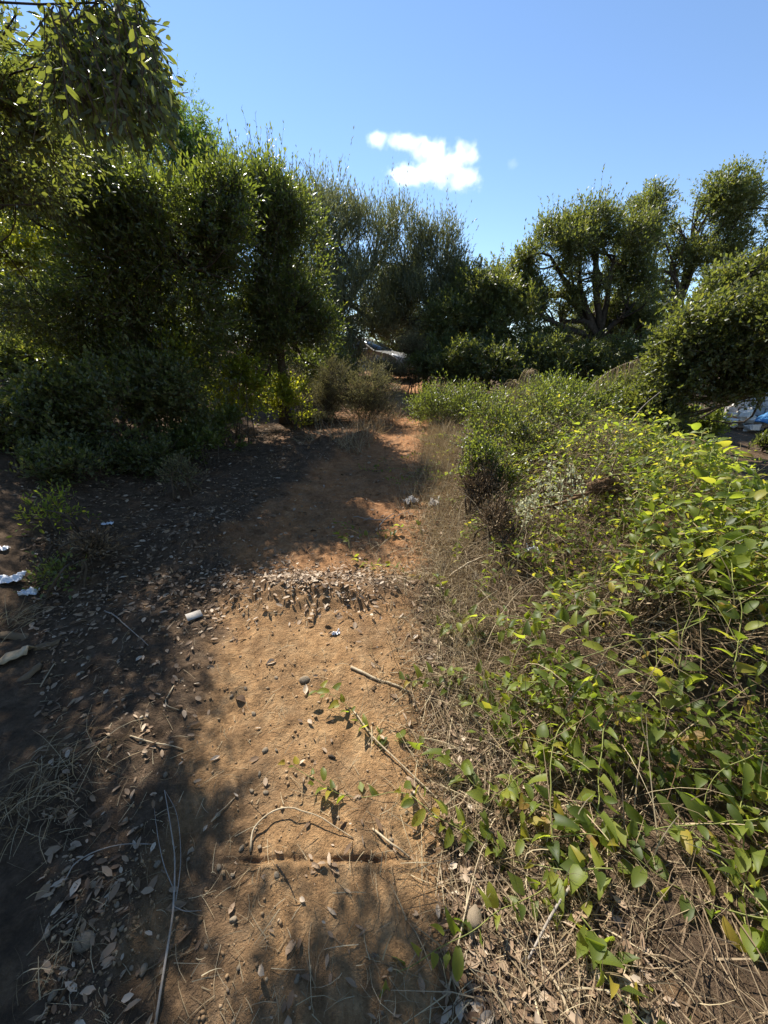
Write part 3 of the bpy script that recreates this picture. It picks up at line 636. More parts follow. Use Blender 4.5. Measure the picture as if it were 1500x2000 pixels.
# dry grass along the right edge of the path
n = 15000
yy = rng.uniform(.35, 6.8, n)
xx = edge_x(yy) + rng.normal(.02, .19, n) + .28 * (rng.random(n) < .3) * rng.random(n)
kp = (yy > 1.25) | (rng.random(n) < .35); xx, yy = xx[kp], yy[kp]; n = len(xx)
lay = rng.random(n) < .65
P0 = np.stack([xx, yy, terrain(xx, yy) + .002 + np.where(lay, .004, 0)], -1)
ang = rng.random(n) * 6.28; L = np.where(lay, rng.uniform(.05, .2, n), rng.uniform(.06, .24, n) * (.5 + .12 * yy))
P1 = P0 + np.stack([np.cos(ang) * L * np.where(lay, 1, .45), np.sin(ang) * L * np.where(lay, 1, .45), np.where(lay, rng.uniform(0, .03, n), L)], -1)
P1[:, 2] = np.maximum(P1[:, 2], terrain(P1[:, 0], P1[:, 1]) + .004)
V, F = ribbons(rng, P0, P1, rng.uniform(.002, .005, n), .06)
mb = MB(); mb.add(V, [F], np.repeat(rng.random(n) ** .7, 8))
o = obj('dry_grass', mb.mesh('dry_grass', M['straw'])); tag(o, 'trampled straw coloured dry grass along the right edge of the path', 'grass', kind='stuff')

# dry weeds closing in on the far stretch of the path
n = 5200
yy = rng.uniform(5.6, 12.5, n); sd_ = np.where(rng.random(n) < .55, -1, 1)
xx = path_centre(yy) + sd_ * (path_half(yy) * .75 + np.abs(rng.normal(0, .45, n)))
P0 = np.stack([xx, yy, terrain(xx, yy)], -1); L = rng.uniform(.06, .36, n)
P1 = P0 + norm(rng.normal(0, .6, (n, 3)) + [0, 0, .8]) * L[:, None]; P1[:, 2] = np.maximum(P1[:, 2], terrain(P1[:, 0], P1[:, 1]) + .01)
V, F = ribbons(rng, P0, P1, rng.uniform(.004, .010, n), .08, 2, .05)
mb = MB(); mb.add(V, [F], np.repeat(rng.random(n), 6))
o = obj('dry_weeds', mb.mesh('dry_weeds', M['straw'])); tag(o, 'dry weeds on both sides where the path narrows towards the car', 'weeds', kind='stuff')
# long dry stems sticking up through the leaves
n = 2600
yy = .6 + 6.0 * rng.random(n); xx = edge_x(yy) + .05 + rng.random(n) ** 1.2 * 2.9
P0 = np.stack([xx, yy, terrain(xx, yy) + mound(xx, yy) * .75], -1); L = rng.uniform(.10, .42, n)
P1 = P0 + norm(rng.normal(0, .75, (n, 3)) + [0, 0, .55]) * L[:, None]; P1[:, 2] = np.maximum(P1[:, 2], terrain(P1[:, 0], P1[:, 1]) + .01)
V, F = ribbons(rng, P0, P1, rng.uniform(.0025, .0055, n), .08, 4, .05)
mb = MB(); mb.add(V, [F], np.repeat(rng.random(n) ** .7, 10))
o = obj('dry_stalks', mb.mesh('dry_stalks', M['straw'])); tag(o, 'thin pale dead stalks poking up through the thicket leaves', 'brush', kind='stuff')
# ---- greenbrier leaves: real outlines with a folded midrib
def brier_leaf(name, kind):
    if kind == 0:   out = [(0, .0), (-.06, .20), (.08, .34), (.30, .33), (.55, .24), (.80, .11), (1.0, 0)]      # heart / arrow
    elif kind == 1: out = [(0, .0), (.06, .12), (.30, .22), (.55, .25), (.78, .20), (.94, .09), (1.0, 0)]       # blunt oval
    else:           out = [(0, .0), (-.10, .24), (.10, .24), (.35, .20), (.6, .15), (.82, .08), (1.0, 0)]       # long hastate
    rib = [(t, 0) for t, _ in out]; rib[1] = (.08, 0)
    V = []; 
    def zc(t, w): return .10 * math.sin(max(t, 0) * 2.6) - .16 * t * t + .38 * abs(w)
    for t, _w in rib: V.append((t, 0, zc(t, 0)))
    k = len(rib)
    for sgn in (1, -1):
        for t, w in out[1:-1]: V.append((t, sgn * w, zc(t, w)))
    F = []
    for s in range(2):
        o0 = k + s * (k - 2)
        def e(i): return 0 if i == 0 else (k - 1 if i == k - 1 else o0 + i - 1)
        for i in range(k - 1):
            f = [i, i + 1, e(i + 1), e(i)]
            f2 = []
            for q in f:
                if q not in f2: f2.append(q)
            if s == 1: f2 = f2[::-1]
            F.append(f2)
    me = bpy.data.meshes.new(name); me.from_pydata(V, [], F); me.materials.append(M['brier'])
    me.polygons.foreach_set('use_smooth', [True] * len(F)); me.update()
    return me, np.array(V), F
BL = [brier_leaf('brier_leaf', q) for q in range(3)]

def set_frame(o, P, D, N, s, parent_loc):
    D = D / np.linalg.norm(D); S = np.cross(N, D); S /= np.linalg.norm(S); N = np.cross(D, S)
    m = Matrix(((D[0] * s, S[0] * s, N[0] * s, P[0] - parent_loc[0]), (D[1] * s, S[1] * s, N[1] * s, P[1] - parent_loc[1]), (D[2] * s, S[2] * s, N[2] * s, P[2] - parent_loc[2]), (0, 0, 0, 1)))
    o.matrix_basis = m

brs = [  # root x, y, vines, leaf size, heading, label
    (.72, 1.0, 3, .055, math.pi * .85, 'greenbrier trailing its leaves out over the bare scraped earth'),
    (.95, 1.35, 8, .062, math.pi * .8, 'leafy greenbrier clump overhanging the brown hollow beside the path'),
    (1.45, 1.05, 8, .066, 2.2, 'broad leaved greenbrier with blunt oval leaves low in the thicket'),
    (1.55, 1.55, 9, .062, 2.0, 'dense sunlit greenbrier on the crest of the thicket beside the dry seed head'),
    (2.05, 1.35, 8, .066, 2.4, 'sunlit greenbrier at the thick end of the thicket above the dark gap'),
    (1.25, 2.25, 7, .058, 2.6, 'greenbrier climbing below the uprooted stump'),
    (1.95, 2.15, 9, .060, 1.6, 'bright greenbrier covering the mound beside the uprooted stump'),
    (2.6, 2.0, 9, .062, 1.9, 'greenbrier blanket over the outer flank of the thicket'),
    (2.35, 2.9, 9, .060, 1.2, 'bright green brier behind the uprooted stump'),
    (3.1, 2.9, 9, .062, 1.5, 'bright green brier on the far shoulder of the mound below the holm oak'),
    (1.15, 3.3, 7, .054, 2.2, 'greenbrier twining through the dry stalks near the woolly plant'),
    (1.75, 3.9, 8, .054, 1.5, 'greenbrier beyond the woolly plant'),
    (.95, 4.6, 7, .052, 1.8, 'yellow green brier at the path edge in front of the lentisk shrub'),
    (2.6, 3.9, 8, .056, 1.0, 'bright green brier between the woolly plant and the shaded shrub'),
    (1.7, 5.2, 7, .052, 1.6, 'brier spreading in front of the green shrub with dry stalks'), (2.6, 5.3, 7, .052, 1.4, 'brier spreading in front of the bright leafy shrub'), (3.5, 4.6, 8, .056, 1.4, 'brier spilling towards the foot of the holm oak'), (3.5, 5.9, 7, .052, 1.2, 'brier at the dark foot of the shaded shrub'), (1.0, 5.9, 6, .05, 1.6, 'brier at the path edge beside the lentisk shrub'),
    (1.15, .55, 6, .052, 1.2, 'sparse shaded greenbrier near the bottom of the thicket'),
    (1.75, .65, 7, .060, 1.4, 'shaded greenbrier over dry stems at the bottom of the thicket'),
]
for q, (rx, ry, nv, ls, head, lab) in enumerate(brs):
    rg = np.random.default_rng(300 + q); vtop = 0
    base = np.array([rx, ry, tz(rx, ry)])
    root = empty('greenbrier', base, lab, 'vine', 'greenbrier clumps in the thicket')
    cnt = 0; sP, sD, sN, sS = [], [], [], []
    for j in range(nv):
        a = head + rg.normal(0, 1.3) if q else head + rg.normal(0, .5)
        p = base[:2] + rg.normal(0, .22, 2) * (1 if q else .35)
        f = rg.uniform(.75, 1.08); pts = []
        nst = int(rg.integers(16, 30)) if q else int(rg.integers(8, 12)); ph = rg.random() * 6
        ah = a + np.cumsum(rg.normal(0, .16, nst)); pts = np.zeros((nst, 3))
        pts[:, 0] = p[0] + .042 * np.cumsum(np.cos(ah)); pts[:, 1] = p[1] + .042 * np.cumsum(np.sin(ah))
        zt = terrain(pts[:, 0], pts[:, 1], False) + .035 + mound(pts[:, 0], pts[:, 1]) * f + .045 * np.sin(np.arange(nst) * .45 + ph)
        for s in range(nst): pts[s, 2] = zt[s] if s == 0 else pts[s - 1, 2] * .6 + zt[s] * .4
        mb = MB(); tube(mb, curve(pts, nst * 2), .0022 * np.linspace(1.1, .5, nst * 2), 4)
        obj('stem', mb.mesh('stem', M['green_stem'], base, True), root)
        T = norm(np.gradient(pts, axis=0))
        for s in range(nst):
            for rep in range(2):
                if rg.random() < .18: continue
                sgn = 1 if (s + rep) % 2 else -1
                side = norm(np.cross(T[s], [0, 0, 1.])) * sgn
                D = norm(T[s] * rg.uniform(.0, .8) + side * rg.uniform(.5, 1) + np.array([0, 0, rg.normal(.12, .42)]))
                N = norm(np.array([0, 0, 1.]) + rg.normal(0, .55, 3))
                size = ls * (1.25 if ry < 1.7 else 1.05) * rg.uniform(.5, 1.25) * (1 - .3 * s / nst)
                P = pts[s] + D * .012 + [0, 0, rg.uniform(-.03, .03)] + T[s] * rg.uniform(0, .03)
                if cnt < 250 and rep == 0 or (cnt < 250 and rg.random() < .6):
                    kd = 1 if (q in (2, 4) and rg.random() < .7) else int(rg.choice([0, 2, 2, 2, 1]))
                    o = obj('leaf', BL[kd][0], root); set_frame(o, P, D, N, size, base); cnt += 1
                else:
                    sP.append(P); sD.append(D); sN.append(N); sS.append(size)
    # finer leaves carried deeper in the clump
    m = 1700 if q not in (0, 19) else 350
    px = rx + rg.normal(0, .42, m); py = ry + rg.normal(0, .42, m)
    mh = mound(px, py); ok = mh > .05; px, py, mh = px[ok], py[ok], mh[ok]; m = len(px)
    PP = np.stack([px, py, terrain(px, py, False) + mh * (1 - .6 * rg.random(m) ** 1.6) + .02], -1)
    DD = rg.normal(size=(m, 3)) * [1, 1, .6]; NN = np.array([0, 0, 1.]) + rg.normal(0, .6, (m, 3)); SS = ls * rg.uniform(.4, .9, m)
    if sP: PP = np.vstack([PP, sP]); DD = np.vstack([DD, sD]); NN = np.vstack([NN, sN]); SS = np.concatenate([SS, sS])
    ok = vnoise(PP * 2.2, 7) + .6 * vnoise(PP * 5, 8) > -.12
    dd_ = PP[:, 0] - edge_x(PP[:, 1]); ok &= (rg.random(len(PP)) < .12 + .88 * sst(.30, .85, dd_)) | (PP[:, 1] < 1.5)
    PP, DD, NN, SS = PP[ok], DD[ok], NN[ok], SS[ok]
    V, F = leaf_arrays(DIAM, PP, DD, NN, SS, SS * .55)
    mb = MB(); mb.add(V, [F], np.repeat(rg.random(len(PP)), 4))
    fo = obj('foliage', mb.mesh('foliage', M['brier_s'], base), root); fo['kind'] = 'stuff'

# small woody shrubs standing up through the thicket
for q, (sx_, sy_, r, hh, mt, lab) in enumerate(((1.05, 3.75, .26, .62, 'lentisk', 'small leafed green shrub standing behind the woolly plant'), (1.65, 4.2, .34, .75, 'oak', 'dark bramble bush standing in the thicket behind the stump'), (2.2, 3.35, .28, .66, 'oak', 'dark bramble bush beside the bright green brier behind the stump'),
        (2.75, 4.1, .30, .55, 'lentisk', 'green bramble bush on the far shoulder of the thicket'), (1.35, 5.0, .36, .85, 'lentisk', 'upright green bush in front of the dry umbel stalks'), (2.2, 5.0, .42, .95, 'lentisk', 'upright green bush between the dark bramble and the bright shrub'),
        (2.45, 1.6, .25, .62, 'oak', 'dark bramble bush in the outer flank of the thicket'), (1.75, 1.85, .22, .62, 'oak', 'dark bramble tuft in the middle of the greenbrier'), (.95, 2.75, .16, .34, 'brush', 'withered brown bush at the inner edge of the thicket'), (.92, 3.5, .18, .38, 'brush', 'withered brown bush beside the dry grass'), (1.3, 1.75, .2, .45, 'brush', 'withered brown bush in the hollow above the greenbrier'))):
    z0 = tz(sx_, sy_)
    lobs = [(sx_, sy_, z0 + hh * .6, r, r, hh * .42), (sx_ + r * .5, sy_ - r * .3, z0 + hh * .5, r * .7, r * .7, hh * .35), (sx_ - r * .4, sy_ + r * .4, z0 + hh * .75, r * .5, r * .5, hh * .3)]
    dr = mt == 'brush'
    plant('bramble_bush', lab, 'shrub', (sx_, sy_), (0, 0, 0), 0, lobs, M[mt], 420 if dr else 620, 8, .03 if dr else .034, .008 if dr else .019, 700 + q, slen=.16, tmpl=DIAM, gap=-.1, gfreq=4, up=.7, stems=7, shoots=60, group='bushes standing in the thicket')

# ================================================================== LITTER, CLODS, STONES
rng = np.random.default_rng(77)
ICO = None
def ico():
    p = (1 + 5 ** .5) / 2
    v = norm(np.array([(-1, p, 0), (1, p, 0), (-1, -p, 0), (1, -p, 0), (0, -1, p), (0, 1, p), (0, -1, -p), (0, 1, -p), (p, 0, -1), (p, 0, 1), (-p, 0, -1), (-p, 0, 1)], float))
    f = np.array([(0, 11, 5), (0, 5, 1), (0, 1, 7), (0, 7, 10), (0, 10, 11), (1, 5, 9), (5, 11, 4), (11, 10, 2), (10, 7, 6), (7, 1, 8), (3, 9, 4), (3, 4, 2), (3, 2, 6), (3, 6, 8), (3, 8, 9), (4, 9, 5), (2, 4, 11), (6, 2, 10), (8, 6, 7), (9, 8, 1)])
    return v, f
IV, IF = ico()
OV = np.array([(1, 0, 0), (-1, 0, 0), (0, 1, 0), (0, -1, 0), (0, 0, 1), (0, 0, -1)], float); OF = np.array([(0, 2, 4), (2, 1, 4), (1, 3, 4), (3, 0, 4), (2, 0, 5), (1, 2, 5), (3, 1, 5), (0, 3, 5)])
def lumps(rng, P, R):
    IV, IF = OV, OF
    n = len(P)
    A = norm(rng.normal(size=(n, 3))); B = norm(np.cross(A, rng.normal(size=(n, 3)))); Cc = np.cross(A, B)
    sc = rng.uniform(.6, 1.15, (n, 3)) * R[:, None]
    jit = 1 + rng.normal(0, .22, (n, 6, 1))
    v = IV[None] * jit
    V = P[:, None] + v[..., 0:1] * A[:, None] * sc[:, None, 0:1] + v[..., 1:2] * B[:, None] * sc[:, None, 1:2] + v[..., 2:3] * Cc[:, None] * sc[:, None, 2:3]
    F = (np.arange(n) * 6)[:, None, None] + IF[None]
    return V.reshape(-1, 3), F.reshape(-1, 3)

def near_xy(rng, n, ymax=6.5, wide=2.9):
    """more points close to the viewer's feet, evenly spread in the view"""
    y = .3 + (ymax - .3) * rng.random(n) ** 2.1
    x = rng.uniform(-1, 1, n) * (.55 + .95 * y) * .9
    ok = (x > -wide - .25 * y) & (x < edge_x(y) + .35)
    return x[ok], y[ok]

# crumbs of earth
x, y = near_xy(rng, 42000, 5.5)
pn = pathness(x, y)
den = .06 + .94 * sst(.0, .45, n2(x, y, 3.0, 91)) + .6 * np.exp(-((x + .42) / .14) ** 2) * (y < 1.7)
den = den * (1 - .65 * pn * (y < .78)) * (1 - .35 * pn)
ok = rng.random(len(x)) < den; x, y = x[ok], y[ok]
R = .0016 + .0065 * rng.random(len(x)) ** 3.6 * (1 + .3 * y)
P = np.stack([x, y, terrain(x, y) + R * .3], -1)
V, F = lumps(rng, P, R)
mb = MB(); mb.add(V, [F], np.repeat(rng.random(len(x)), 6))
o = obj('soil_crumbs', mb.mesh('soil_crumbs', M['clod'])); tag(o, 'loose crumbs of brown earth scattered over the path', 'soil', kind='stuff')
# gravel
x, y = near_xy(rng, 9000, 6)
den = .03 + .35 * sst(.15, .5, n2(x, y, 1.8, 95)) + .9 * np.exp(-((y - 2.25) / .22) ** 2) * (x < .4)
ok = rng.random(len(x)) < den; x, y = x[ok], y[ok]
R = .002 + .008 * rng.random(len(x)) ** 2.8
P = np.stack([x, y, terrain(x, y) + R * .4], -1)
V, F = lumps(rng, P, R)
mb = MB(); mb.add(V, [F], np.repeat(rng.random(len(x)), 6))
o = obj('gravel', mb.mesh('gravel', M['gravel'])); tag(o, 'fine pale gravel lying on the earth of the path', 'gravel', kind='stuff')
# leaf litter
def litter_xy(rng, n):
    x, y = near_xy(rng, n, 8.5, 3.6)
    pn = pathness(x, y)
    den = (1 - pn) * (.35 + .65 * sst(-.25, .35, n2(x, y, 1.3, 97))) + .9 * np.exp(-((y - 2.38) / .2) ** 2) * (x < .55) + .3 * sst(2.2, 3.5, y) + .035
    den = den + .4 * np.exp(-((x - edge_x(y) + .02) / .14) ** 2) * (.15 + .85 * sst(.7, 1.2, y))
    den = den * (1 - .65 * (x > .3) * sst(1.1, .8, y))
    den = den * (1 - .6 * ((y < 1.9) & (x < -.35) & (x > -1.7)))
    ok = rng.random(len(x)) < den
    return x[ok], y[ok]
x, y = litter_xy(rng, 44000); nb = 1100
x = np.concatenate([x, -.45 + rng.normal(0, .36, nb)]); y = np.concatenate([y, 2.38 + rng.normal(0, .17, nb) + .05 * np.sin(x[-nb:] * 5)]); n = len(x)
P = np.stack([x, y, terrain(x, y) + .004 + .012 * rng.random(n) ** 2], -1)
D = np.stack([rng.normal(size=n), rng.normal(size=n), rng.normal(0, .22, n)], -1); N = np.array([0, 0, 1.]) + rng.normal(0, .5, (n, 3))
L = (.009 + .040 * rng.random(n) ** 1.5) * (1 + .06 * y)
V, F = leaf_arrays(LENS, P, D, N, L, L * rng.uniform(.26, .66, n))
mb = MB(); mb.add(V, [F], np.repeat(np.concatenate([rng.beta(1.9, 1.9, n - nb), rng.beta(3.0, 1.3, nb)]), 6))
o = obj('leaf_litter', mb.mesh('leaf_litter', M['dry_leaf_s'])); tag(o, 'brown and tan fallen leaves littering the ground beside the path', 'litter', kind='stuff')
# fine twigs and straw bits
x, y = near_xy(rng, 5200, 6); n = len(x)
ang = rng.random(n) * 6.28; L = rng.uniform(.02, .11, n)
P0 = np.stack([x, y, terrain(x, y) + .004], -1); x1 = x + np.cos(ang) * L; y1 = y + np.sin(ang) * L
P1 = np.stack([x1, y1, terrain(x1, y1) + .004 + .006 * rng.random(n)], -1)
V, F = ribbons(rng, P0, P1, rng.uniform(.0012, .003, n), .05, 3, .08)
mb = MB(); mb.add(V, [F], np.repeat(rng.random(n), 8))
o = obj('straw_bits', mb.mesh('straw_bits', M['straw'])); tag(o, 'bits of straw and fine twigs strewn over the earth', 'straw', kind='stuff')
# low sprigs of dry weeds in the shade on the left
# -- single fallen leaves
def dry_leaf_mesh(kind):
    T = [(0, 0), (.15, .12), (.38, .21), (.62, .19), (.85, .09), (1, 0)]
    V = [(t, 0, 0) for t, _ in T]; cl = (.25, .6, -.3)[kind]
    for sg in (1, -1):
        V += [(t, sg * w * (1 if kind < 2 else 1.25), abs(w) * (.5 + kind * .3) + .02 * math.sin(9 * t + sg + kind)) for t, w in T[1:-1]]
    V = [(a, b, c + cl * (a - .5) ** 2 - .0) for a, b, c in V]
    F = []
    for s in range(2):
        e = lambda i: 0 if i == 0 else (5 if i == 5 else 6 + s * 4 + i - 1)
        for i in range(5):
            f = []
            for q in (i, i + 1, e(i + 1), e(i)):
                if q not in f: f.append(q)
            F.append(f[::-1] if s else f)
    me = bpy.data.meshes.new('dry_leaf'); me.from_pydata(V, [], F); me.materials.append(M['dry_leaf']); me.update(); return me
DL = [dry_leaf_mesh(k) for k in range(3)]
cand = litter_xy(rng, 5000)
cx, cy_ = cand; sel = cy_ < 3.6; cx, cy_ = cx[sel], cy_[sel]
extra = [gp(u, v) for u, v in ((460, 1365), (597, 1362), (935, 1895), (880, 1920), (1055, 1835), (900, 1905), (945, 1775), (1000, 1830), (965, 1985), (520, 1300), (650, 1235), (210, 1430), (325, 1785))]
ex = np.array([e[0] for e in extra]); ey = np.array([e[1] for e in extra])
cx = np.concatenate([ex, cx])[:290]; cy_ = np.concatenate([ey, cy_])[:290]
for i in range(len(cx)):
    s = float(rng.uniform(.024, .05)) * (1.35 if i < 13 else 1)
    o = obj('fallen_leaf', DL[int(rng.integers(3))])
    set_frame(o, (cx[i], cy_[i], tz(cx[i], cy_[i]) + .006), np.array([rng.normal(), rng.normal(), rng.normal(0, .15)]), np.array([rng.normal(0, .3), rng.normal(0, .3), 1.]), s, (0, 0, 0))
    X_, Y_ = cx[i], cy_[i]
    w_ = ('on the low berm of scraped debris across the path' if 2.05 < Y_ < 2.65 and X_ < .5 else 'on the sunlit scraped strip' if abs(X_ + .22) < .42 and Y_ < 2.05 else
          'at the foot of the thicket' if X_ > .15 else 'on the trampled earth beyond the debris berm' if Y_ >= 2.65 and X_ > -1.4 else 'among the shaded litter left of the scraped strip' if Y_ < 2.05 else 'on the leafy slope below the left bank')
    z_ = 'large ' if s > .042 else ''
    tag(o, z_ + 'curled dry brown leaf lying ' + w_, 'leaf', z_ + 'fallen leaves ' + w_)
# -- single stones
def stone_mesh(seed):
    rg = np.random.default_rng(seed); V = IV.copy(); F = IF
    # one subdivision
    ed = {}; VV = list(V); FF = []
    def mid(a, b):
        k = (min(a, b), max(a, b))
        if k not in ed: ed[k] = len(VV); VV.append(norm(V[a] + V[b]))
        return ed[k]
    for a, b, c in F:
        ab, bc, ca = mid(a, b), mid(b, c), mid(c, a); FF += [(a, ab, ca), (ab, b, bc), (ca, bc, c), (ab, bc, ca)]
    VV = np.array(VV)
    for _ in range(5):     # knock facets off
        nrm = norm(rg.normal(size=3)); dd = VV @ nrm; lim = rg.uniform(.55, .8)
        VV = VV - np.clip(dd - lim, 0, None)[:, None] * nrm
    VV = VV * (1 + rg.normal(0, .03, (len(VV), 1))) * np.array([1.15, .85, .62])
    return mesh_np('stone', VV, [np.array(FF)], M['stone'])
SM = [stone_mesh(k) for k in range(6)]
sx, sy = near_xy(rng, 2200, 4.2)
den = .04 + .95 * np.exp(-((sy - 2.25) / .16) ** 2) * (sx < .3) * (sx > -1.1) + .16 * (sx < -.45)
ok = rng.random(len(sx)) < den; sx, sy = sx[ok][:190], sy[ok][:190]
for i in range(len(sx)):
    s = float(rng.uniform(.006, .014))
    o = obj('stone', SM[int(rng.integers(6))], None, (sx[i], sy[i], tz(sx[i], sy[i]) + s * .3)); o.scale = (s, s, s); o.rotation_euler = (rng.normal(0, .4), rng.normal(0, .4), rng.random() * 6.28)
    X_, Y_ = sx[i], sy[i]
    w_ = ('on the low berm of scraped debris' if 2.0 < Y_ < 2.65 and X_ < .5 else 'on the sunlit scraped strip' if abs(X_ + .22) < .42 and Y_ <= 2.0 else
          'at the foot of the thicket' if X_ > .15 else 'on the trampled earth beyond the debris berm' if Y_ >= 2.65 else 'in the shade left of the scraped strip')
    z_ = 'tiny ' if s < .009 else 'small '
    tag(o, z_ + 'pale stone lying loose ' + w_, 'stone', z_ + 'stones ' + w_)
p = gp(597, 1332); o = obj('stone', SM[2], None, (p[0], p[1], p[2] + .012)); o.scale = (.030, .028, .034); tag(o, 'fist sized pale stone alone on the sunlit scraped strip', 'stone')
p = gp(850, 905); 
for (u, v, s, lab) in ((925, 1795, .03, 'tan stone beside the curled leaves at the edge of the thicket'), (170, 1840, .03, 'grey stone in the deep shade among the leaf litter'), (540, 1325, .012, 'dark pebble standing on the sunlit strip near the pale stone')):
    p = gp(u, v); o = obj('stone', SM[1], None, (p[0], p[1], p[2] + s * .35)); o.scale = (s, s, s); o.rotation_euler = (.2, .1, u); tag(o, lab, 'stone')

# ================================================================== STICKS
def ground_pts(px, lift=.006, arch=0):
    P = np.array([gp(u, v) for u, v in px]); P[:, 2] = terrain(P[:, 0], P[:, 1])
    C_ = curve(P, 26); C_[:, 2] = np.maximum(C_[:, 2], terrain(C_[:, 0], C_[:, 1]))
    s = np.linspace(0, 1, 26); C_[:, 2] += lift + arch * np.sin(s * math.pi)
    return C_
def stick(px, r0, r1, mat, label, name='stick', arch=0, branches=(), cat='stick'):
    C_ = ground_pts(px, r0, arch); base = C_[0]
    root = empty(name, base, label, cat)
    mb = MB(); R = np.linspace(r0, r1, 26); R[::5] *= 1.12; tube(mb, C_, R, 7)
    obj('stem', mb.mesh('stem', M[mat], base, True), root)
    for b in branches:
        B = ground_pts(b, r1 * 1.2, .008); mb = MB(); tube(mb, B, np.linspace(r1 * 1.3, r1 * .5, 26), 5)
        obj('side_twig', mb.mesh('side_twig', M[mat], base, True), root)
    return root
stick([(686, 1306), (730, 1328), (803, 1357)], .0085, .0055, 'stick', 'cut length of straw coloured cane lying on the sunlit earth', 'cut_cane')
stick([(688, 1388), (725, 1440), (780, 1495), (870, 1580)], .004, .003, 'stick', 'long pale stem running from the sunlit strip into the greenbrier', 'dry_stalk', .012)
stick([(490, 1668), (500, 1625), (545, 1592), (600, 1598), (650, 1620), (690, 1640)], .0036, .0016, 'stick', 'arched thin dry stalk curving over the bucket line', 'dry_stalk', .03)
stick([(728, 1622), (765, 1655), (800, 1680)], .004, .0025, 'stick', 'short straw stem ending at the right end of the bucket line', 'dry_stalk', .012)
stick([(305, 2010), (330, 1860), (342, 1780), (345, 1690), (335, 1620), (322, 1545)], .0036, .0016, 'stick_grey', 'long forked grey stem lying in the shade beside the scraped strip', 'forked_stalk', .02,
      [[(342, 1780), (355, 1690), (348, 1600), (325, 1550)], [(340, 1740), (318, 1680), (302, 1582)], [(340, 1775), (365, 1785), (395, 1782)]])
stick([(120, 1730), (165, 1680), (235, 1655), (305, 1650)], .0022, .0014, 'stick_grey', 'thin curved grey twig reaching towards the forked stem', 'twig', .012)
stick([(255, 1440), (300, 1455), (358, 1467)], .0036, .002, 'stick', 'pale bent twig lying in the shade beside the crumbled edge', 'twig', .01)
stick([(340, 1340), (325, 1378), (350, 1388)], .003, .002, 'stick', 'kinked straw in the dappled shade', 'twig', .006)
stick([(80, 1345), (105, 1305), (110, 1300)], .003, .002, 'stick', 'short pale twig beside the fibrous debris', 'twig', .006)
stick([(205, 1195), (240, 1220), (290, 1262)], .004, .002, 'stick_grey', 'brown twig near the pale card in the shade', 'twig', .006)
stick([(740, 1030), (770, 1005)], .006, .004, 'stick_grey', 'short straight stick at the edge of the tree shadow', 'stick', .02)
stick([(690, 1010), (750, 1018), (800, 1000)], .004, .003, 'stick_grey', 'thin stick crossing the short one at the shadow edge', 'stick', .01)
stick([(865, 1140), (900, 1128), (960, 1100), (1000, 1080)], .008, .005, 'stick', 'broken brown stick poking out of the dry grass', 'stick', .08)
stick([(1140, 1700), (1080, 1790), (1030, 1880)], .0045, .003, 'stick_grey', 'grey stick slanting out of the dark thicket onto the leaves', 'stick', .03)
stick([(870, 1960), (930, 1700), (960, 1640)], .0025, .0015, 'stick', 'thin straw beside the curled leaves', 'twig', .03)
stick([(1120, 2010), (1090, 1940), (1060, 1890)], .005, .003, 'stick', 'thick straw stalk at the foot of the thicket', 'dry_stalk', .01)
stick([(540, 1690), (565, 1730), (580, 1765)], .002, .001, 'bark', 'dark thin rootlet lying below the bucket line', 'rootlet', .004)
stick([(430, 1590), (415, 1610), (460, 1560)], .003, .0015, 'stick', 'small forked straw at the left of the arched stalk', 'twig', .006)
for (u, v, lab) in ((648, 1480, 'dark chip of wood on the sunlit strip'), (820, 1330, 'dark wood chip beside the cut cane')):
    p = gp(u, v); mb = MB(); tube(mb, curve([p + [-.016, .004, .006], p + [0, 0, .009], p + [.018, -.006, .006]], 6), [.003, .005, .006, .006, .005, .003], 5)
    o = obj('wood_chip', mb.mesh('wood_chip', M['bark'], p), None, p); tag(o, lab, 'wood')

# ---- dry tufts
def tuft(u, v, n, L, label, mat='straw', lean=(0, 0), wdt=.0035, name='dry_grass_tuft', spread=.06):
    rg = np.random.default_rng(u * 7 + v); p = gp(u, v); root = empty(name, p, label, 'grass')
    P0 = p + np.stack([rg.normal(0, spread, n), rg.normal(0, spread, n), np.zeros(n)], -1); P0[:, 2] = terrain(P0[:, 0], P0[:, 1]) + .002
    d = norm(np.stack([rg.normal(lean[0], .6, n), rg.normal(lean[1], .6, n), rg.uniform(.05, .6, n)], -1)); LL = L * rg.uniform(.5, 1.2, n)
    P1 = P0 + d * LL[:, None]; P1[:, 2] = np.maximum(P1[:, 2], terrain(P1[:, 0], P1[:, 1]) + .004)
    V, F = ribbons(rg, P0, P1, rg.uniform(.6, 1.2, n) * wdt, .12, 4, .06)
    mb = MB(); mb.add(V - p, [F], np.repeat(rg.random(n), 10)); o = obj('blades', mb.mesh('blades', M[mat]), root); o['kind'] = 'stuff'
tuft(90, 1540, 170, .20, 'large dry grass tuft in the shade at the left of the path', lean=(.7, -.3), spread=.10)
tuft(30, 1570, 60, .16, 'small dry grass tuft next to the large one', lean=(.4, -.4))
tuft(730, 1075, 40, .22, 'dry brown grass tuft standing at the edge of the tree shadow', spread=.05)
tuft(760, 1120, 70, .16, 'flattened straw tuft beside the standing brown one', lean=(.5, -.3), spread=.1)
tuft(100, 1890, 40, .10, 'curled pale straw in the corner shade', lean=(.4, .1), spread=.05)
tuft(20, 1220, 70, .16, 'pale fibrous husk tuft under the left bank', lean=(.8, .5), wdt=.004)

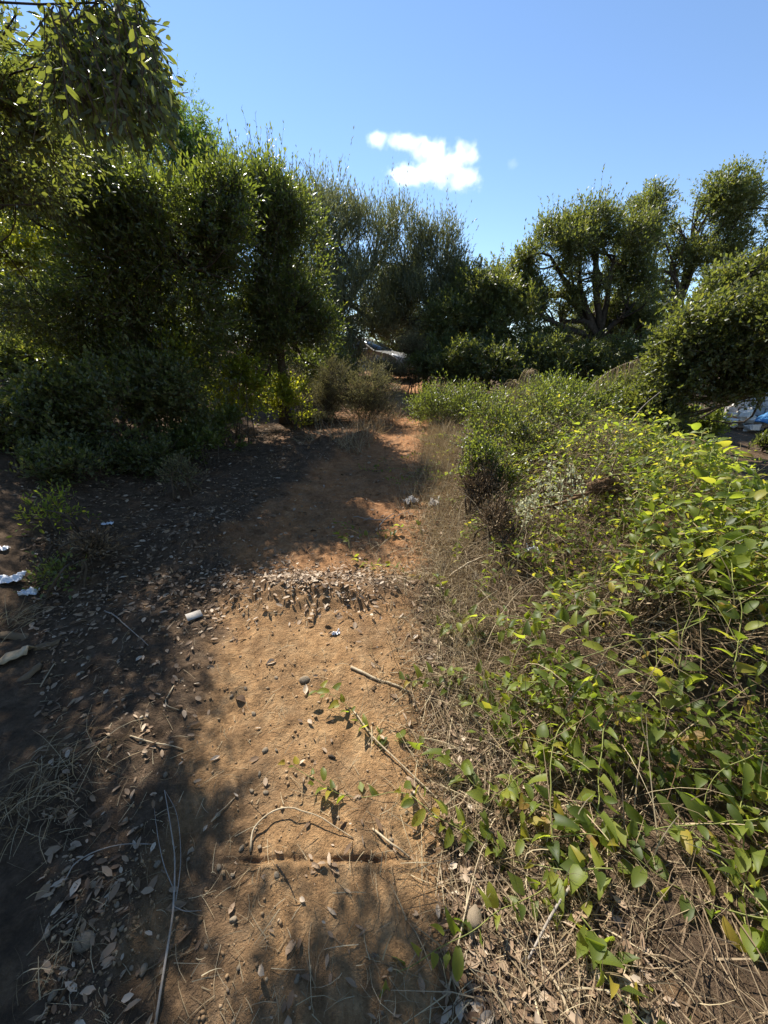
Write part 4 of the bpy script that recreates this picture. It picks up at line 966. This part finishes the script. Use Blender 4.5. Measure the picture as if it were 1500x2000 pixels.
# ---- peeled bark / palm fibre debris at the left edge
rg = np.random.default_rng(8)
for q, (u, v, s, lab) in enumerate(((20, 1290, .10, 'sunlit tan peeled bark piece at the left edge of the path'), (60, 1320, .06, 'curled brown bark strip beside the sunlit bark piece'), (30, 1245, .075, 'brown husk lying above the sunlit bark piece'), (95, 1262, .05, 'small dark husk near the bark pieces'))):
    p = gp(u, v); a = np.linspace(-1, 1, 9); b = np.linspace(-1, 1, 5); A, B = np.meshgrid(a, b)
    Vv = np.stack([A * s * (1 + .3 * n2(A, B * 4, 1.3, 77 + q)), B * s * .45 * (1 + .35 * n2(A * 4, B, 1.3, 79 + q)), .3 * s * np.cos(B * 1.4) * (1 + .6 * n2(A * 2, B, 1.1, 73 + q)) + .16 * s * n2(A * 3, B * 3, 1.3, 70 + q)], -1).reshape(-1, 3)
    Vv[:, 1] += .02 * np.sin(Vv[:, 0] * 25); ii = np.arange(45).reshape(5, 9)
    me = mesh_np('bark_piece', Vv, [np.stack([ii[:-1, :-1], ii[:-1, 1:], ii[1:, 1:], ii[1:, :-1]], -1).reshape(-1, 4)], M['stick' if q == 0 else 'brush'], tint=np.full(45, .5))
    o = obj('bark_piece', me, None, (p[0], p[1], p[2] + .005)); o.rotation_euler = (rg.normal(0, .2), rg.normal(0, .2), rg.random() * 3 - .6)
    sm = o.modifiers.new('thickness', 'SOLIDIFY'); sm.thickness = .004; tag(o, lab, 'bark')

# ---- crumpled plastic and paper
def crumple(name, u, v, sx, sy, h, mat, label, seed, rz=0., cat='litter', flatness=1.):
    p = gp(u, v); n = 15; a = np.linspace(-1, 1, n); A, B = np.meshgrid(a, a)
    r = 1 + .35 * n2(A * 1.1, B * 1.1, 1.2, seed)
    zz = h * (np.abs(n2(A * 1.8, B * 1.8, 1.0, seed + 3, 2)) * 1.6 + .25 * (1 - A ** 2) * (1 - B ** 2)) * flatness
    Vv = np.stack([A * sx * r + .07 * sx * n2(A, B, 3, seed + 5), B * sy * r + .07 * sy * n2(A, B, 3, seed + 6), zz], -1).reshape(-1, 3)
    ii = np.arange(n * n).reshape(n, n)
    me = mesh_np(name, Vv, [np.stack([ii[:-1, :-1], ii[:-1, 1:], ii[1:, 1:], ii[1:, :-1]], -1).reshape(-1, 4)], M[mat], smooth=True)
    o = obj(name, me, None, (p[0], p[1], p[2] + .004)); o.rotation_euler = (0, 0, rz)
    s = o.modifiers.new('thickness', 'SOLIDIFY'); s.thickness = .0012; return tag(o, label, cat)
crumple('plastic_scrap', 15, 1135, .09, .05, .035, 'plastic', 'crumpled white plastic sheet in the shade at the foot of the left bank', 101, .4)
crumple('plastic_scrap', 60, 1160, .05, .03, .04, 'plastic', 'small crumpled white plastic scrap beside the larger sheet', 102, .2)
crumple('plastic_scrap', 5, 1075, .035, .025, .03, 'plastic', 'white plastic scrap among sunlit leaves at the left edge', 103, .2)
crumple('plastic_scrap', 802, 982, .075, .05, .06, 'paper', 'crumpled pale scrap lying on the sunny right side of the path', 104, .6)
crumple('plastic_scrap', 850, 990, .06, .06, .09, 'paper', 'folded pale scrap standing against the dry grass', 105, 1.1)
crumple('plastic_scrap', 210, 1025, .04, .02, .02, 'plastic', 'thin white scrap among the shaded leaf litter', 106, .3)
crumple('plastic_scrap', 655, 1238, .025, .018, .02, 'plastic', 'tiny white scrap on the leaf berm', 107, .3)
p = gp(380, 1208); mb = MB()
cv = np.array([(-.045, -.028, 0), (.045, -.03, 0), (.047, .028, .006), (-.043, .030, .008)]); 
V = np.vstack([cv, cv + [0, 0, .003]]); mb.add(V, [np.array([(3, 2, 1, 0), (4, 5, 6, 7), (0, 1, 5, 4), (1, 2, 6, 5), (2, 3, 7, 6), (3, 0, 4, 7)])])
o = obj('card', mb.mesh('card', M['paper']), None, (p[0], p[1], p[2] + .02)); o.rotation_euler = (.12, .05, .75); tag(o, 'flat pale rectangular card lying on shaded leaf litter', 'card')
d0 = at(1042, 1078, 2.55); mh = float(mound(np.array([d0[0]]), np.array([d0[1]]))[0])
o = crumple('plastic_scrap', 1042, 1078, .06, .03, .05, 'plastic', 'white plastic scrap caught in dead stems below the uprooted stump', 108, -.5); o.location = d0

# ---- uprooted stump with roots
S0 = at(1185, 950, 2.55)
root = empty('uprooted_stump', S0, 'uprooted brown stump with earthy roots on top of the thicket', 'stump')
rg = np.random.default_rng(21)
V = np.array(IV); bm_v, bm_f = [], []
def lumpy(c, r, seed, sub=3):
    import bmesh
    b = bmesh.new(); bmesh.ops.create_icosphere(b, subdivisions=sub, radius=1)
    v = np.array([q.co[:] for q in b.verts]); f = np.array([[q.index for q in ff.verts] for ff in b.faces]); b.free()
    k = 1 + .45 * vnoise(v * 2.2, seed) + .3 * vnoise(v * 6, seed + 1)
    return c + v * k[:, None] * r, f
mb = MB(); v, f = lumpy(np.array([0, 0, 0.]), np.array([.095, .075, .06]), 3, 4); mb.add(v, [f])
obj('root_ball', mb.mesh('root_ball', M['brown_root'], smooth=True), root)
for a, ln, r in (((-1.0, .1, -.35), .55, .016), ((-.9, -.1, -.1), .42, .012), ((.1, 0, 1.0), .26, .009), ((.9, .1, -.25), .32, .010), ((.8, .2, .5), .16, .012), ((.1, -.2, -1), .25, .009), ((.4, -.6, -.5), .28, .008), ((-.5, -.5, .2), .2, .007)):
    d = norm(np.array(a)); e = d * ln; mb = MB(); tube(mb, curve([d * .05, e * .5 + rg.normal(0, .03, 3), e + [0, 0, -.02]], 10), r * np.linspace(1, .35, 10), 6)
    obj('root', mb.mesh('root', M['brown_root'], smooth=True), root)
n = 700; d = norm(rg.normal(size=(n, 3)) + [-.4, 0, 0]); P0 = d * np.array([.09, .07, .055]); P1 = P0 + norm(d + rg.normal(0, .8, (n, 3))) * rg.uniform(.03, .16, n)[:, None]
V, F = ribbons(rg, P0, P1, rg.uniform(.002, .004, n), 0, 3, .12); mb = MB(); mb.add(V, [F], np.repeat(rg.random(n) * .6, 8)); o = obj('rootlets', mb.mesh('rootlets', M['brush']), root); o['kind'] = 'stuff'

# ---- woolly whitish plant beside the stump
W0 = at(1075, 1010, 2.45); wz = tz(W0[0], W0[1])
root = empty('woolly_plant', (W0[0], W0[1], wz), 'woolly whitish flower spikes on leaning stalks beside the uprooted stump', 'plant')
base = np.array([W0[0], W0[1], wz])
for (u, v) in ((1078, 895), (1055, 930), (1095, 925), (1115, 905), (1030, 975), (1122, 920), (1048, 965), (1080, 945), (1028, 985)):
    e = at(u, v, 2.4 + rg.normal(0, .06)); s = at(u - 25 + rg.normal(0, 18), 1030 + rg.normal(0, 15), 2.45)
    C_ = curve([s, (s + e) / 2 + rg.normal(0, .02, 3), e], 10); mb = MB(); tube(mb, C_ - base, .0035, 5)
    obj('stalk', mb.mesh('stalk', M['straw'], smooth=True), root)
    n = 55; t = rg.uniform(.5, 1, n); i = (t * 9).astype(int); P = C_[i] + rg.normal(0, .013, (n, 3)); D = rg.normal(size=(n, 3)) + [0, 0, .4]; N = rg.normal(size=(n, 3))
    V, F = leaf_arrays(LENS, P, D, N, rg.uniform(.014, .028, n), rg.uniform(.010, .017, n)); mb = MB(); mb.add(V - base, [F], np.repeat(rg.random(n), 6))
    obj('flower_spike', mb.mesh('flower_spike', M['white_leaf']), root)['kind'] = 'stuff'

# ---- dry stalks standing in the thicket
def stalk(name, px, Y0, Y1, r, label, head=None, mat='stick', cat='plant', hl=.1):
    n = len(px); P = np.array([at(u, v, Y0 + (Y1 - Y0) * i / (n - 1)) for i, (u, v) in enumerate(px)])
    zb = terrain(P[:1, 0], P[:1, 1])[0]
    if P[0][2] > zb: P = np.vstack([[P[0][0], P[0][1], zb], P])
    base = P[0]; root = empty(name, base, label, cat)
    C_ = curve(P, 20); mb = MB(); tube(mb, C_ - base, r * np.linspace(1, .5, 20), 5); obj('stem', mb.mesh('stem', M[mat], smooth=True), root)
    rg = np.random.default_rng(int(px[0][0] * 3 + px[0][1])); e = C_[-1]
    if head == 'umbel':       # drooping dry bracts
        n = 60; P0 = e + rg.normal(0, .01, (n, 3)); d = rg.normal(size=(n, 3)) * [1, 1, .3]; P1 = P0 + norm(d) * hl * rg.uniform(.4, 1, n)[:, None] + [0, 0, -hl * .9]
        V, F = ribbons(rg, P0, P1, rg.uniform(.004, .009, n), .5, 4, .05); mb = MB(); mb.add(V - base, [F], np.repeat(rg.random(n) * .8, 10)); obj('seed_head', mb.mesh('seed_head', M['straw']), root)
    elif head == 'nest':      # curled-in wild carrot head
        n = 150; d = norm(rg.normal(size=(n, 3))); d[:, 2] = np.abs(d[:, 2]) * .9; P0 = e + d * .004; mid = e + d * hl * .5 + [0, 0, hl * .1]; 
        P1 = e + d * [hl * .35, hl * .35, hl] + [0, 0, hl * .15]
        V, F = ribbons(rg, P0, mid, np.full(n, .002), 0, 2, .05); V2, F2 = ribbons(rg, mid, P1, np.full(n, .002), 0, 2, .1)
        mb = MB(); mb.add(V - base, [F], np.repeat(rg.random(n) * .6, 6)); mb.add(V2 - base, [F2], np.repeat(rg.random(n) * .6, 6)); obj('seed_head', mb.mesh('seed_head', M['brush']), root)
    elif head == 'plume':     # row of hanging spikelets along the end
        n = 90; i = rg.integers(12, 20, n); P0 = C_[i] + rg.normal(0, .01, (n, 3)); P1 = P0 + np.stack([rg.normal(.02, .03, n), rg.normal(0, .03, n), -hl * rg.uniform(.5, 1.1, n)], -1)
        V, F = ribbons(rg, P0, P1, rg.uniform(.006, .011, n), .05, 4, .05); mb = MB(); mb.add(V - base, [F], np.repeat(.3 + .5 * rg.random(n), 10)); obj('seed_head', mb.mesh('seed_head', M['straw']), root)
stalk('dry_umbel_stalk', [(1000, 890), (1004, 810), (1008, 752)], 5.6, 5.6, .007, 'tall dry stalk with drooping brown head above the green shrub', 'umbel', hl=.22)
stalk('dry_umbel_stalk', [(1025, 850), (1030, 790), (1034, 730)], 5.8, 5.8, .006, 'slightly taller dry stalk with drooping head behind its twin', 'umbel', hl=.2)
stalk('reed_stalk', [(1070, 880), (1120, 800), (1160, 750), (1200, 720), (1245, 702)], 5.2, 5.2, .006, 'leaning reed with a rusty drooping plume below the spreading oak', 'plume', hl=.2)
stalk('wild_carrot_stalk', [(1285, 1320), (1255, 1210), (1247, 1165)], 1.75, 1.75, .0025, 'thin stalk with a brown nest shaped seed head over the greenbrier', 'nest', 'brush', hl=.05)
stalk('wild_carrot_stalk', [(1300, 1600), (1275, 1400), (1283, 1150)], 1.72, 1.85, .0025, 'bare reddish stalk beside the nest shaped seed head', 'nest', 'brush', hl=.04)
stalk('bare_cane', [(1140, 960), (1190, 880), (1250, 800), (1290, 765)], 3.0, 4.0, .006, 'long bare cane slanting up from the stump towards the holm oak', None, 'stick_grey', 'stick')
stalk('bare_cane', [(1160, 1030), (1165, 1000), (1170, 985)], 2.5, 2.5, .006, 'thick green bramble cane rising below the stump', None, 'green_stem', 'vine')
stalk('bare_cane', [(1150, 1090), (1170, 1040), (1230, 1000), (1300, 940), (1400, 860)], 2.4, 2.6, .0045, 'long green bramble cane arching right of the stump', None, 'green_stem', 'vine')
stalk('bare_cane', [(970, 1010), (985, 920), (992, 880)], 3.3, 3.3, .004, 'straight brown stalk left of the woolly plant', None, 'brown_root', 'stick')
stalk('bare_cane', [(1110, 920), (1100, 870), (1098, 862)], 3.0, 3.0, .004, 'pale straight stalk above the woolly plant', None, 'stick', 'stick')
stalk('bare_cane', [(1105, 915), (1085, 885), (1074, 870)], 3.1, 3.1, .004, 'pale crossed stalk above the woolly plant', None, 'stick', 'stick')
stalk('bare_cane', [(1020, 1100), (995, 1050), (975, 1020)], 2.5, 2.6, .007, 'brown broken branch end in the brushwood', None, 'brown_root', 'stick')
stalk('bare_cane', [(1500, 1690), (1470, 1640), (1440, 1560)], 1.0, 1.05, .004, 'pale bent straw stalk in the dark gap of the thicket', None, 'stick', 'stick')
stalk('bare_cane', [(1150, 1930), (1230, 1740), (1290, 1600), (1330, 1480)], .62, 1.0, .003, 'reddish brown bramble stem slanting through the dark gap', None, 'brown_root', 'vine')

# ================================================================== PARKED CAR (side profile swept across its width)
CP = at(712, 733, 16.6); cz = tz(CP[0], CP[1])
car = empty('parked_car', (CP[0], CP[1], cz), 'silver beige hatchback parked beyond the end of the path under the olive', 'car')
car.rotation_euler = (0, 0, rad(-28))
prof = [(-1.95, .30), (-1.98, .62), (-1.90, .92), (-1.62, 1.02), (-1.20, 1.44), (-.75, 1.50), (-.15, 1.47), (.30, 1.34), (.92, .98), (1.55, .86), (1.90, .70), (1.97, .48), (1.92, .28)]
def arch(cx, r=.36): return [(cx + r * math.cos(a), .28 + r * math.sin(a)) for a in np.linspace(0, math.pi, 9)]
outline = prof + arch(1.25) + arch(-1.25)
def half_w(z): return .86 - .03 * max(0, .6 - z) - .36 * max(0, z - .95) 
mb = MB(); k = len(outline); secs = [(-1, .93), (-1, 1), (1, 1), (1, .93)]
V = []
for q, sx_ in enumerate((-1, -.94, .94, 1)):
    for (a, b) in outline:
        sh = .96 if abs(sx_) == 1 else 1.0
        V.append((a * (.985 if abs(sx_) == 1 else 1), sx_ * half_w(b), .62 + (b - .62) * (.985 if abs(sx_) == 1 else 1)))
V = np.array(V); fs = []
for q in range(3):
    for i in range(k): fs.append((q * k + i, q * k + (i + 1) % k, (q + 1) * k + (i + 1) % k, (q + 1) * k + i))
mb.add(V, [np.array(fs), np.arange(k)[None], (np.arange(k) + 3 * k)[None, ::-1]])
obj('body', mb.mesh('body', M['car_paint']), car)
def panel(name, pts, mat, parent=car):
    pts = np.array(pts, float); c = pts.mean(0); nrm = norm(np.cross(pts[1] - pts[0], pts[2] - pts[0]))
    if np.dot(nrm, c - np.array([0, 0, .8])) < 0: nrm = -nrm
    V = np.vstack([pts + nrm * .004, pts + nrm * .016]); m = len(pts); mb = MB()
    mb.add(V, [np.arange(m)[None, ::-1], (np.arange(m) + m)[None], np.array([(i, (i + 1) % m, m + (i + 1) % m, m + i) for i in range(m)])])
    return obj(name, mb.mesh(name, mat), parent)
hw = half_w
panel('windscreen', [(.36, -.66, 1.32), (.36, .66, 1.32), (.88, .74, 1.02), (.88, -.74, 1.02)], M['glass'])
panel('rear_window', [(-1.24, -.62, 1.41), (-1.24, .62, 1.41), (-1.58, .72, 1.06), (-1.58, -.72, 1.06)], M['glass'])
for sg in (-1, 1):
    W_ = lambda z: sg * (half_w(z) + .002)
    panel('side_window', [(.26, W_(1.30), 1.30), (-.35, W_(1.40), 1.40), (-.35, W_(1.0), 1.0), (.70, W_(1.0), 1.0)], M['glass'])
    panel('side_window', [(-.42, W_(1.41), 1.41), (-1.10, W_(1.38), 1.38), (-1.42, W_(1.05), 1.05), (-.42, W_(1.0), 1.0)], M['glass'])
    panel('door_handle', [(-.25, W_(.92), .92), (-.05, W_(.92), .92), (-.05, W_(.88), .88), (-.25, W_(.88), .88)], M['trim'])
    panel('headlight', [(1.60, sg * .45, .845), (1.60, sg * .76, .845), (1.88, sg * .74, .715), (1.90, sg * .45, .705)], M['lamp'])
    m2 = MB(); v, f = lumpy(np.array([.62, sg * .95, 1.0]), np.array([.08, .10, .06]), 9, 2); m2.add(v, [f]); obj('mirror', m2.mesh('mirror', M['car_paint'], smooth=True), car)
    for cx_ in (1.25, -1.25):
        wh = obj('wheel', mesh_np('hub', np.array([(cx_, sg * .70, .25), (cx_ + .05, sg * .70, .31), (cx_ - .05, sg * .70, .31)]), [np.array([(0, 1, 2)])], M['trim']), car)
        th = np.arange(24) * 2 * math.pi / 24; rings = [(.20, .66), (.29, .64), (.31, .68), (.31, .82), (.29, .85), (.20, .84)]
        V = np.array([(cx_ + r * math.cos(t), sg * y_, .31 + r * math.sin(t)) for r, y_ in rings for t in th]); fs = [(q * 24 + i, q * 24 + (i + 1) % 24, (q + 1) * 24 + (i + 1) % 24, (q + 1) * 24 + i) for q in range(5) for i in range(24)]
        obj('tyre', mesh_np('tyre', V, [np.array(fs)], M['tyre'], smooth=True), wh)
        V = np.array([(cx_ + r * math.cos(t), sg * y_, .31 + r * math.sin(t)) for r, y_ in ((.205, .80), (.19, .83), (.06, .80)) for t in th]); fs = [(q * 24 + i, q * 24 + (i + 1) % 24, (q + 1) * 24 + (i + 1) % 24, (q + 1) * 24 + i) for q in range(2) for i in range(24)] 
        obj('rim', mesh_np('rim', V, [np.array(fs), np.arange(48, 72)[None]], M['rim']), wh)
panel('grille', [(1.915, -.42, .60), (1.915, .42, .60), (1.965, .42, .50), (1.965, -.42, .50)], M['trim'])
panel('roof_strip', [(-.9, -.55, 1.49), (-.2, -.55, 1.475), (-.2, -.52, 1.475), (-.9, -.52, 1.49)], M['trim'])

# ================================================================== RUBBLE WALL AND BLUE TARP ON THE RIGHT
def block_mesh(seed, mat):
    rg = np.random.default_rng(seed); import bmesh
    b = bmesh.new(); bmesh.ops.create_cube(b, size=1); bmesh.ops.bevel(b, geom=b.edges[:], offset=.08, segments=1, affect='EDGES')
    v = np.array([q.co[:] for q in b.verts]); v += rg.normal(0, .045, v.shape); fl = [[q.index for q in ff.verts] for ff in b.faces]; b.free()
    me = bpy.data.meshes.new('block'); me.from_pydata(v.tolist(), [], fl); me.materials.append(mat); me.update(); return me
wp = at(1440, 835, 10.5); wz = tz(wp[0], wp[1])
wall = empty('stone_wall', (wp[0], wp[1], wz), 'pale grey stone wall end with a flat white slab on top beyond the holm oak', 'wall')
BM = [block_mesh(k, M['concrete']) for k in range(4)]
rg = np.random.default_rng(4)
zc_ = -.1; row = 0
while zc_ < .85:
    hh = rg.uniform(.15, .22); x_ = -.35 + (row % 2) * .1
    while x_ < .75:
        ww = rg.uniform(.2, .34); o = obj('stone', BM[int(rg.integers(4))], wall, (x_ + ww / 2, 0, zc_ + hh / 2)); o.scale = (ww * .97, .42 + rg.normal(0, .02), hh * .97); x_ += ww
    zc_ += hh; row += 1
o = obj('coping_slab', block_mesh(9, M['plastic']), wall, (.2, 0, zc_ + .04)); o.scale = (1.25, .5, .07)
wall.rotation_euler = (0, 0, -.5)
RB = [block_mesh(20 + k, M['white_stone']) for k in range(4)] + [block_mesh(30, M['terracotta'])]
for q in range(34):
    tt = q % 7 == 3
    px, py = wp[0] - .45 + rg.normal(0, .38), wp[1] - .55 + rg.normal(0, .25)
    hgt = .42 * max(0, 1 - math.hypot(px - wp[0] + .35, py - wp[1] + .45) / .9)
    o = obj('tile_shard' if tt else 'rubble_stone', RB[4] if tt else RB[int(rg.integers(4))], None, (px, py, tz(px, py) + .05 + hgt * rg.uniform(.4, 1)))
    s = rg.uniform(.09, .2); o.scale = (s * 1.3, s, s * (.25 if tt else .7)); o.rotation_euler = (rg.normal(0, .4), rg.normal(0, .4), rg.random() * 6)
    tag(o, 'orange terracotta shard on the white rubble heap' if tt else 'whitish stone in the rubble heap against the grey wall', 'shard' if tt else 'stone', 'terracotta shards on the rubble' if tt else 'rubble heap stones')
p = at(1510, 860, 9.6); n = 25; a = np.linspace(-1, 1, n); A, B = np.meshgrid(a, a)
zz = .5 * np.exp(-(A ** 2 + B ** 2) * 1.1) + .09 * n2(A, B, 2.2, 55, 3)
Vv = np.stack([A * .5 + .06 * n2(A, B, 3, 56), B * .45 + .06 * n2(A, B, 3, 57), zz], -1).reshape(-1, 3); ii = np.arange(n * n).reshape(n, n)
o = obj('blue_tarp', mesh_np('blue_tarp', Vv, [np.stack([ii[:-1, :-1], ii[:-1, 1:], ii[1:, 1:], ii[1:, :-1]], -1).reshape(-1, 4)], M['tarp']), None, (p[0], p[1], tz(p[0], p[1]) + .12)); s = o.modifiers.new('thickness', 'SOLIDIFY'); s.thickness = .004
tag(o, 'rumpled blue tarpaulin lying beside the rubble wall', 'tarp')

# ================================================================== CLOUD (a real volume far away)
def cloud(name, label, c, dims, blobs, dens, seed):
    m = bpy.data.materials.new(name + '_vapour'); m.use_nodes = True; t = m.node_tree; t.nodes.clear(); L = t.links.new
    out = t.nodes.new('ShaderNodeOutputMaterial'); pv = t.nodes.new('ShaderNodeVolumePrincipled')
    pv.inputs['Color'].default_value = (1, 1, 1, 1); pv.inputs['Anisotropy'].default_value = .45
    tc = t.nodes.new('ShaderNodeTexCoord'); P = tc.outputs['Object']
    nz = tex_noise(t, .075, 9, .66); mp = t.nodes.new('ShaderNodeVectorMath'); mp.operation = 'ADD'; mp.inputs[1].default_value = (seed, seed * 2, 0); L(P, mp.inputs[0]); L(mp.outputs[0], nz.inputs['Vector'])
    cur = None
    for (bx_, bz_, rx, rz, ry) in blobs:
        s = t.nodes.new('ShaderNodeVectorMath'); s.operation = 'SUBTRACT'; L(P, s.inputs[0]); s.inputs[1].default_value = (bx_, 0, bz_)
        dv = t.nodes.new('ShaderNodeVectorMath'); dv.operation = 'DIVIDE'; L(s.outputs[0], dv.inputs[0]); dv.inputs[1].default_value = (rx, ry, rz)
        ln = t.nodes.new('ShaderNodeVectorMath'); ln.operation = 'LENGTH'; L(dv.outputs[0], ln.inputs[0])
        if cur is None: cur = ln.outputs['Value']
        else:
            mn = t.nodes.new('ShaderNodeMath'); mn.operation = 'SMOOTH_MIN'; mn.inputs[2].default_value = .15; L(cur, mn.inputs[0]); L(ln.outputs['Value'], mn.inputs[1]); cur = mn.outputs[0]
    a = t.nodes.new('ShaderNodeMath'); a.operation = 'MULTIPLY_ADD'; L(nz.outputs['Fac'], a.inputs[0]); a.inputs[1].default_value = 2.6; a.inputs[2].default_value = -1.3
    d = t.nodes.new('ShaderNodeMath'); d.operation = 'ADD'; L(cur, d.inputs[0]); L(a.outputs[0], d.inputs[1])
    r = t.nodes.new('ShaderNodeMapRange'); r.inputs[1].default_value = 1.0; r.inputs[2].default_value = .25; r.inputs[3].default_value = 0; r.inputs[4].default_value = dens; L(d.outputs[0], r.inputs[0])
    L(r.outputs[0], pv.inputs['Density']); L(pv.outputs[0], out.inputs['Volume'])
    hx, hy, hz = dims; V = np.array([(x, y, z) for x in (-hx, hx) for y in (-hy, hy) for z in (-hz, hz)])
    F = np.array([(0, 1, 3, 2), (4, 6, 7, 5), (0, 4, 5, 1), (2, 3, 7, 6), (0, 2, 6, 4), (1, 5, 7, 3)])
    o = obj(name, mesh_np(name, V, [F], m), None, c)
    return tag(o, label, 'cloud')
k = 400 / FPX      # metres per photograph pixel at the cloud's distance
cc = np.array([0, 0, EYE]) + ray(832, 322) * 400
def bb(u, v, ru, rv, dep): return ((u - 832) * k, -(v - 322) * k * .93, ru * k * .92, rv * k * .8, dep)
cloud('cloud', 'small bright white fair weather cloud alone in the blue sky', cc, (95, 45, 62),
      [bb(862, 325, 62, 38, 18), bb(905, 345, 38, 28, 15), bb(800, 340, 55, 24, 14), bb(790, 285, 45, 17, 10), bb(738, 282, 22, 17, 8), bb(905, 305, 32, 24, 14), bb(840, 300, 40, 22, 13)], .065, 3)
c2 = np.array([0, 0, EYE]) + ray(1000, 318) * 400
cloud('cloud', 'faint tiny wisp of cloud near the white cloud', c2, (9, 6, 9), [(0, 0, 6, 6, 5)], .012, 9)
